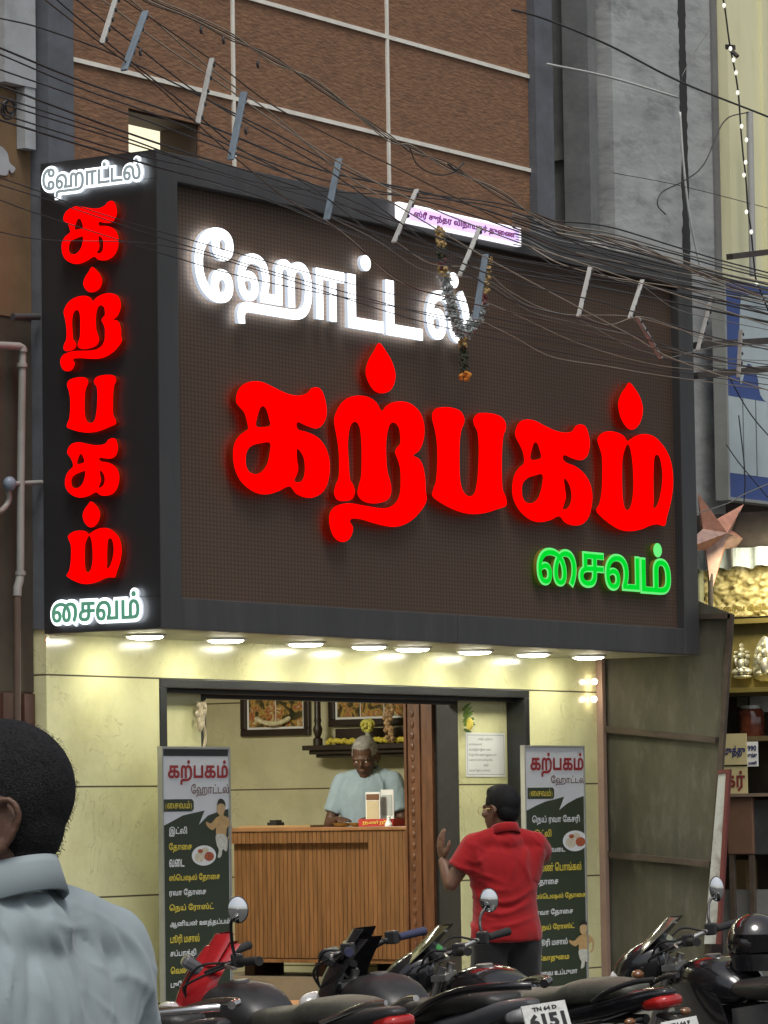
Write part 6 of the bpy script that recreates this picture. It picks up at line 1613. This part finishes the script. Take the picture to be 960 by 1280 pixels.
    V, N, F = blob(t, .012, 4); V = folds(V, N, .006, 9.0, [((0, 0, 1), 1.0), ((0, 1, .3), .6)]); vobj('trousers', V, F, C['trousers'], o)
    # hair
    h = MB(); T = lambda p: hc + hb @ A(*p)
    if hair_kind == 'crop':
        h.ell(T((-.010, 0, .047)), (.0985, .0775, .0925), hb, 24, 16); h.ell(T((-.040, 0, .004)), (.054, .064, .066), hb, 20, 14); h.ell(T((-.036, 0, -.042)), (.036, .052, .042), hb, 18, 12)
    else:
        h.ell(T((-.009, 0, .052)), (.100, .079, .091), hb, 24, 16); h.ell(T((-.044, 0, .01)), (.056, .068, .072), hb, 20, 14)
    if hair_kind != 'crop': h.ell(T((.03, 0, .102)), (.05, .06, .035), hb, 16, 10)
    V, N, F = blob(h, .006, 3)
    L = np.array([hb.T @ (p - hc) for p in V])
    keepv = ~((L[:, 0] > .055) & (L[:, 2] < .085)) & ~((L[:, 0] > .012) & (L[:, 2] < .03)) & ~((L[:, 0] > -.012) & (L[:, 2] < .012)) & (L[:, 2] > -.070)
    F = [f for f in F if all(keepv[i] for i in f)]
    hm = MB(); hm.v = [tuple(p) for p in V]; hm.f = F
    used = sorted(set(i for f in F for i in f))
    ns = J.get('strands', 1500)
    for _ in range(ns):
        i = used[RNG.integers(len(used))]
        p, n = V[i], N[i]
        fl = hb @ unit((-.75 if L[i][0] < .05 else .3, RNG.normal() * .25, -.7 if L[i][2] < .1 else .1)); fl = fl - n * np.dot(fl, n)
        fl = unit(fl + RNG.normal(size=3) * .18); s_ = unit(np.cross(fl, n)); ln = RNG.uniform(.005, .010) * (1.3 if hair_kind == 'full' else .55)
        q = p + RNG.normal(size=3) * .0025 + n * .0008
        k = len(hm.v); hm.v += [tuple(q + s_ * .0007), tuple(q - s_ * .0007), tuple(q + fl * ln + n * .001)]; hm.f.append((k, k + 1, k + 2))
    ho = obj('hair', hm, C['hair'], o, smooth=True)
    # eyes and brows
    for s_ in (-1, 1):
        e = MB(); e.ell(T((.084, s_ * .031, .010)), .0115, None, 14, 10); eo = obj('eye', e, C['eye'], body, smooth=True)
        e = MB(); e.ell(T((.0925, s_ * .031, .009)), (.0042, .0055, .0055), hb, 10, 8); obj('iris', e, C['iris'], eo, smooth=True) if False else None
        e = MB(); e.tube([T((.094, s_ * .015, .026)), T((.093, s_ * .032, .031)), T((.082, s_ * .05, .027))], [.003, .004, .002], 6); obj('eyebrow', e, C['hair'], o)
    if J.get('glasses'):
        g1 = MB()
        for s_ in (-1, 1):
            g1.torus(T((.112, s_ * .034, .006)), hb @ A(1, 0, 0), .021, .0016, 20, 6); g1.tube([T((.110, s_ * .055, .012)), T((.05, s_ * .078, .015)), T((-.01, s_ * .084, .018))], .0016, 6)
        g1.tube([T((.113, -.013, .008)), T((.116, 0, .011)), T((.113, .013, .008))], .0016, 6); obj('glasses', g1, C['glasses'], o)
    o.scale = (scale,) * 3; o.rotation_euler = (0, 0, yaw); o.location = tuple(map(float, loc))
    return o
EYE = mat('eye white', (0.5, 0.48, 0.45), 0.25); IRIS = mat('dark iris', (0.02, 0.012, 0.01), 0.2)
def wyaw(r, f): d = RH * r + FH * f; return math.atan2(d[1], d[0])
# --- man in the grey shirt close to the camera, cut by the left edge
hd_yaw, to_yaw = wyaw(-1.0, -0.16), wyaw(-0.80, 0.60)
D1 = 5.15
nkp = at(-4, 0, D1)
person('man in a pale blue grey shirt seen from behind at the lower left, close up', (nkp[0], nkp[1], 0), to_yaw,
       dict(neck=(0, 0, 1.42), head_off=(.006, .006, .085), shoulder_l=(0, .175, 1.335), shoulder_r=(0, -.205, 1.335), elbow_l=(.0, .235, 1.08), elbow_r=(.04, -.275, 1.08), wrist_l=(.12, .2, .86), wrist_r=(.25, -.16, .95), strands=6000, seed=5.0, relax=30,
            creases=[([(58, 1140), (72, 1180), (90, 1230), (104, 1290)], 5, .007), ([(100, 1146), (118, 1190), (134, 1240), (146, 1290)], 6, .008), ([(112, 1142), (120, 1170), (124, 1200)], 4, .005), ([(2, 1150), (14, 1180), (20, 1220)], 5, .006), ([(150, 1155), (172, 1190), (186, 1230), (192, 1280)], 6, .007),
                     ([(46, 1205), (58, 1240), (66, 1290)], 5, .006), ([(86, 1200), (108, 1240), (122, 1290)], 8, -.006), ([(60, 1150), (90, 1160), (110, 1156)], 4, .003), ([(30, 1140), (38, 1190), (40, 1250), (36, 1290)], 7, -.007), ([(128, 1180), (150, 1230), (160, 1290)], 5, -.005), ([(4, 1180), (12, 1215), (8, 1260), (14, 1290)], 3, .006), ([(134, 1150), (150, 1190), (156, 1230)], 3.5, .005), ([(76, 1230), (84, 1262), (86, 1292)], 3, .004)],
            folds=[((.1, .35, 1), 1.0), ((-.2, -.5, 1), .8), ((0, 1, .5), .35)]),
       dict(skin=skin_mat('dark brown skin', (0.10, 0.052, 0.033)), shirt=cloth_mat('pale blue grey cotton', (0.25, 0.30, 0.318), .05, 900), trousers=cloth_mat('dark trousers', (.03, .03, .035)), hair=mat('black cropped hair', (0.008, 0.008, 0.009), 0.7, spec=.25, var=.3, scale=60, bump=.5, bscale=400), eye=EYE, iris=IRIS),
       scale=1.0, head_yaw=hd_yaw - to_yaw, vox=.0048, shirt_vox=.0058, fold_amp=.0125, hair_kind='crop', sleeves=.85)
# --- customer in the red shirt at the doorway
to_yaw, hd_yaw = wyaw(-0.30, 0.95), wyaw(-0.74, 0.67)
cpos = at(624, 0, 19.7)
person('man in a red shirt and black trousers seen from behind, left hand raised', (cpos[0], cpos[1], 0.0), to_yaw,
       dict(neck=(0, 0, 1.425), head_off=(.018, .006, .098), shoulder_l=(0, .165, 1.355), shoulder_r=(.0, -.165, 1.36), elbow_l=(.02, .285, 1.16), wrist_l=(.10, .30, 1.285), hand_l=(.05, .10, 1.0), palm_l=(.2, -1, .1), curl_l=.22,
            elbow_r=(.12, -.255, 1.28), wrist_r=(.14, -.115, 1.41), hand_r=(-.15, .25, 1.0), palm_r=(0, 1, 0), curl_r=.5, glasses=True, strands=2500, seed=11.0, relax=7,
            creases=[([(600, 1118), (625, 1128), (650, 1122), (668, 1108)], 3.5, .010), ([(604, 1140), (630, 1142), (664, 1128)], 3.5, .010), ([(612, 1158), (640, 1156), (668, 1146)], 3, .008), ([(592, 1060), (604, 1085), (606, 1112)], 3, .009), ([(636, 1050), (642, 1080), (634, 1110)], 3, .006), ([(660, 1052), (656, 1080), (664, 1104)], 3, .008), ([(580, 1072), (596, 1078), (610, 1070)], 2.5, .006), ([(610, 1129), (640, 1134), (662, 1116)], 3, -.007), ([(664, 1044), (676, 1056), (680, 1066)], 2.5, .006), ([(600, 1100), (620, 1112), (640, 1112)], 3, .006)],
            folds=[((0, .5, 1), 1.0), ((0, 1, .35), .9), ((0, -.8, 1), .5)]),
       dict(skin=skin_mat('brown skin', (0.135, 0.068, 0.042)), shirt=cloth_mat('red cotton', (0.27, 0.007, 0.010), .12), trousers=cloth_mat('black trousers', (.012, .012, .013)), hair=mat('black hair', (0.009, 0.009, 0.010), 0.7, spec=.2, var=.3, scale=60, bump=.4, bscale=300), eye=EYE, iris=IRIS, glasses=mat('gold wire', (.5, .4, .2), .3, metal=.8)),
       scale=0.98, head_yaw=hd_yaw - to_yaw, fold_amp=.0095, sleeves=.62, hem=.865, vox=.0042, shirt_vox=.009)
# --- cashier behind the counter
k_ = P(462, 1000, 0, 4.46)
person('grey haired cashier in a light blue shirt looking down behind the counter', (k_[0], k_[1], 0.42), wyaw(-0.30, -1.0) ,
       dict(neck=(0, 0, 1.40), head_off=(.050, 0, .082), shoulder_l=(0, .165, 1.335), shoulder_r=(0, -.165, 1.335), elbow_l=(.06, .245, 1.07), elbow_r=(.06, -.245, 1.07), wrist_l=(.27, .14, 1.10), wrist_r=(.27, -.12, 1.10), palm_l=(0, 0, -1), palm_r=(0, 0, -1), strands=1500, seed=17.0),
       dict(skin=skin_mat('deep brown skin', (0.10, 0.05, 0.032)), shirt=cloth_mat('light blue cotton', (0.30, 0.39, 0.45), .14), trousers=cloth_mat('grey trousers', (.06, .06, .06)), hair=mat('short grey hair', (0.30, 0.29, 0.27), 0.7, var=.4, scale=80, bump=.4, bscale=300), eye=EYE, iris=IRIS),
       scale=0.94, head_pitch=-.36, lean=.06, sleeves=.72, hem=.8, vox=.006, shirt_vox=.009, fold_amp=.008)
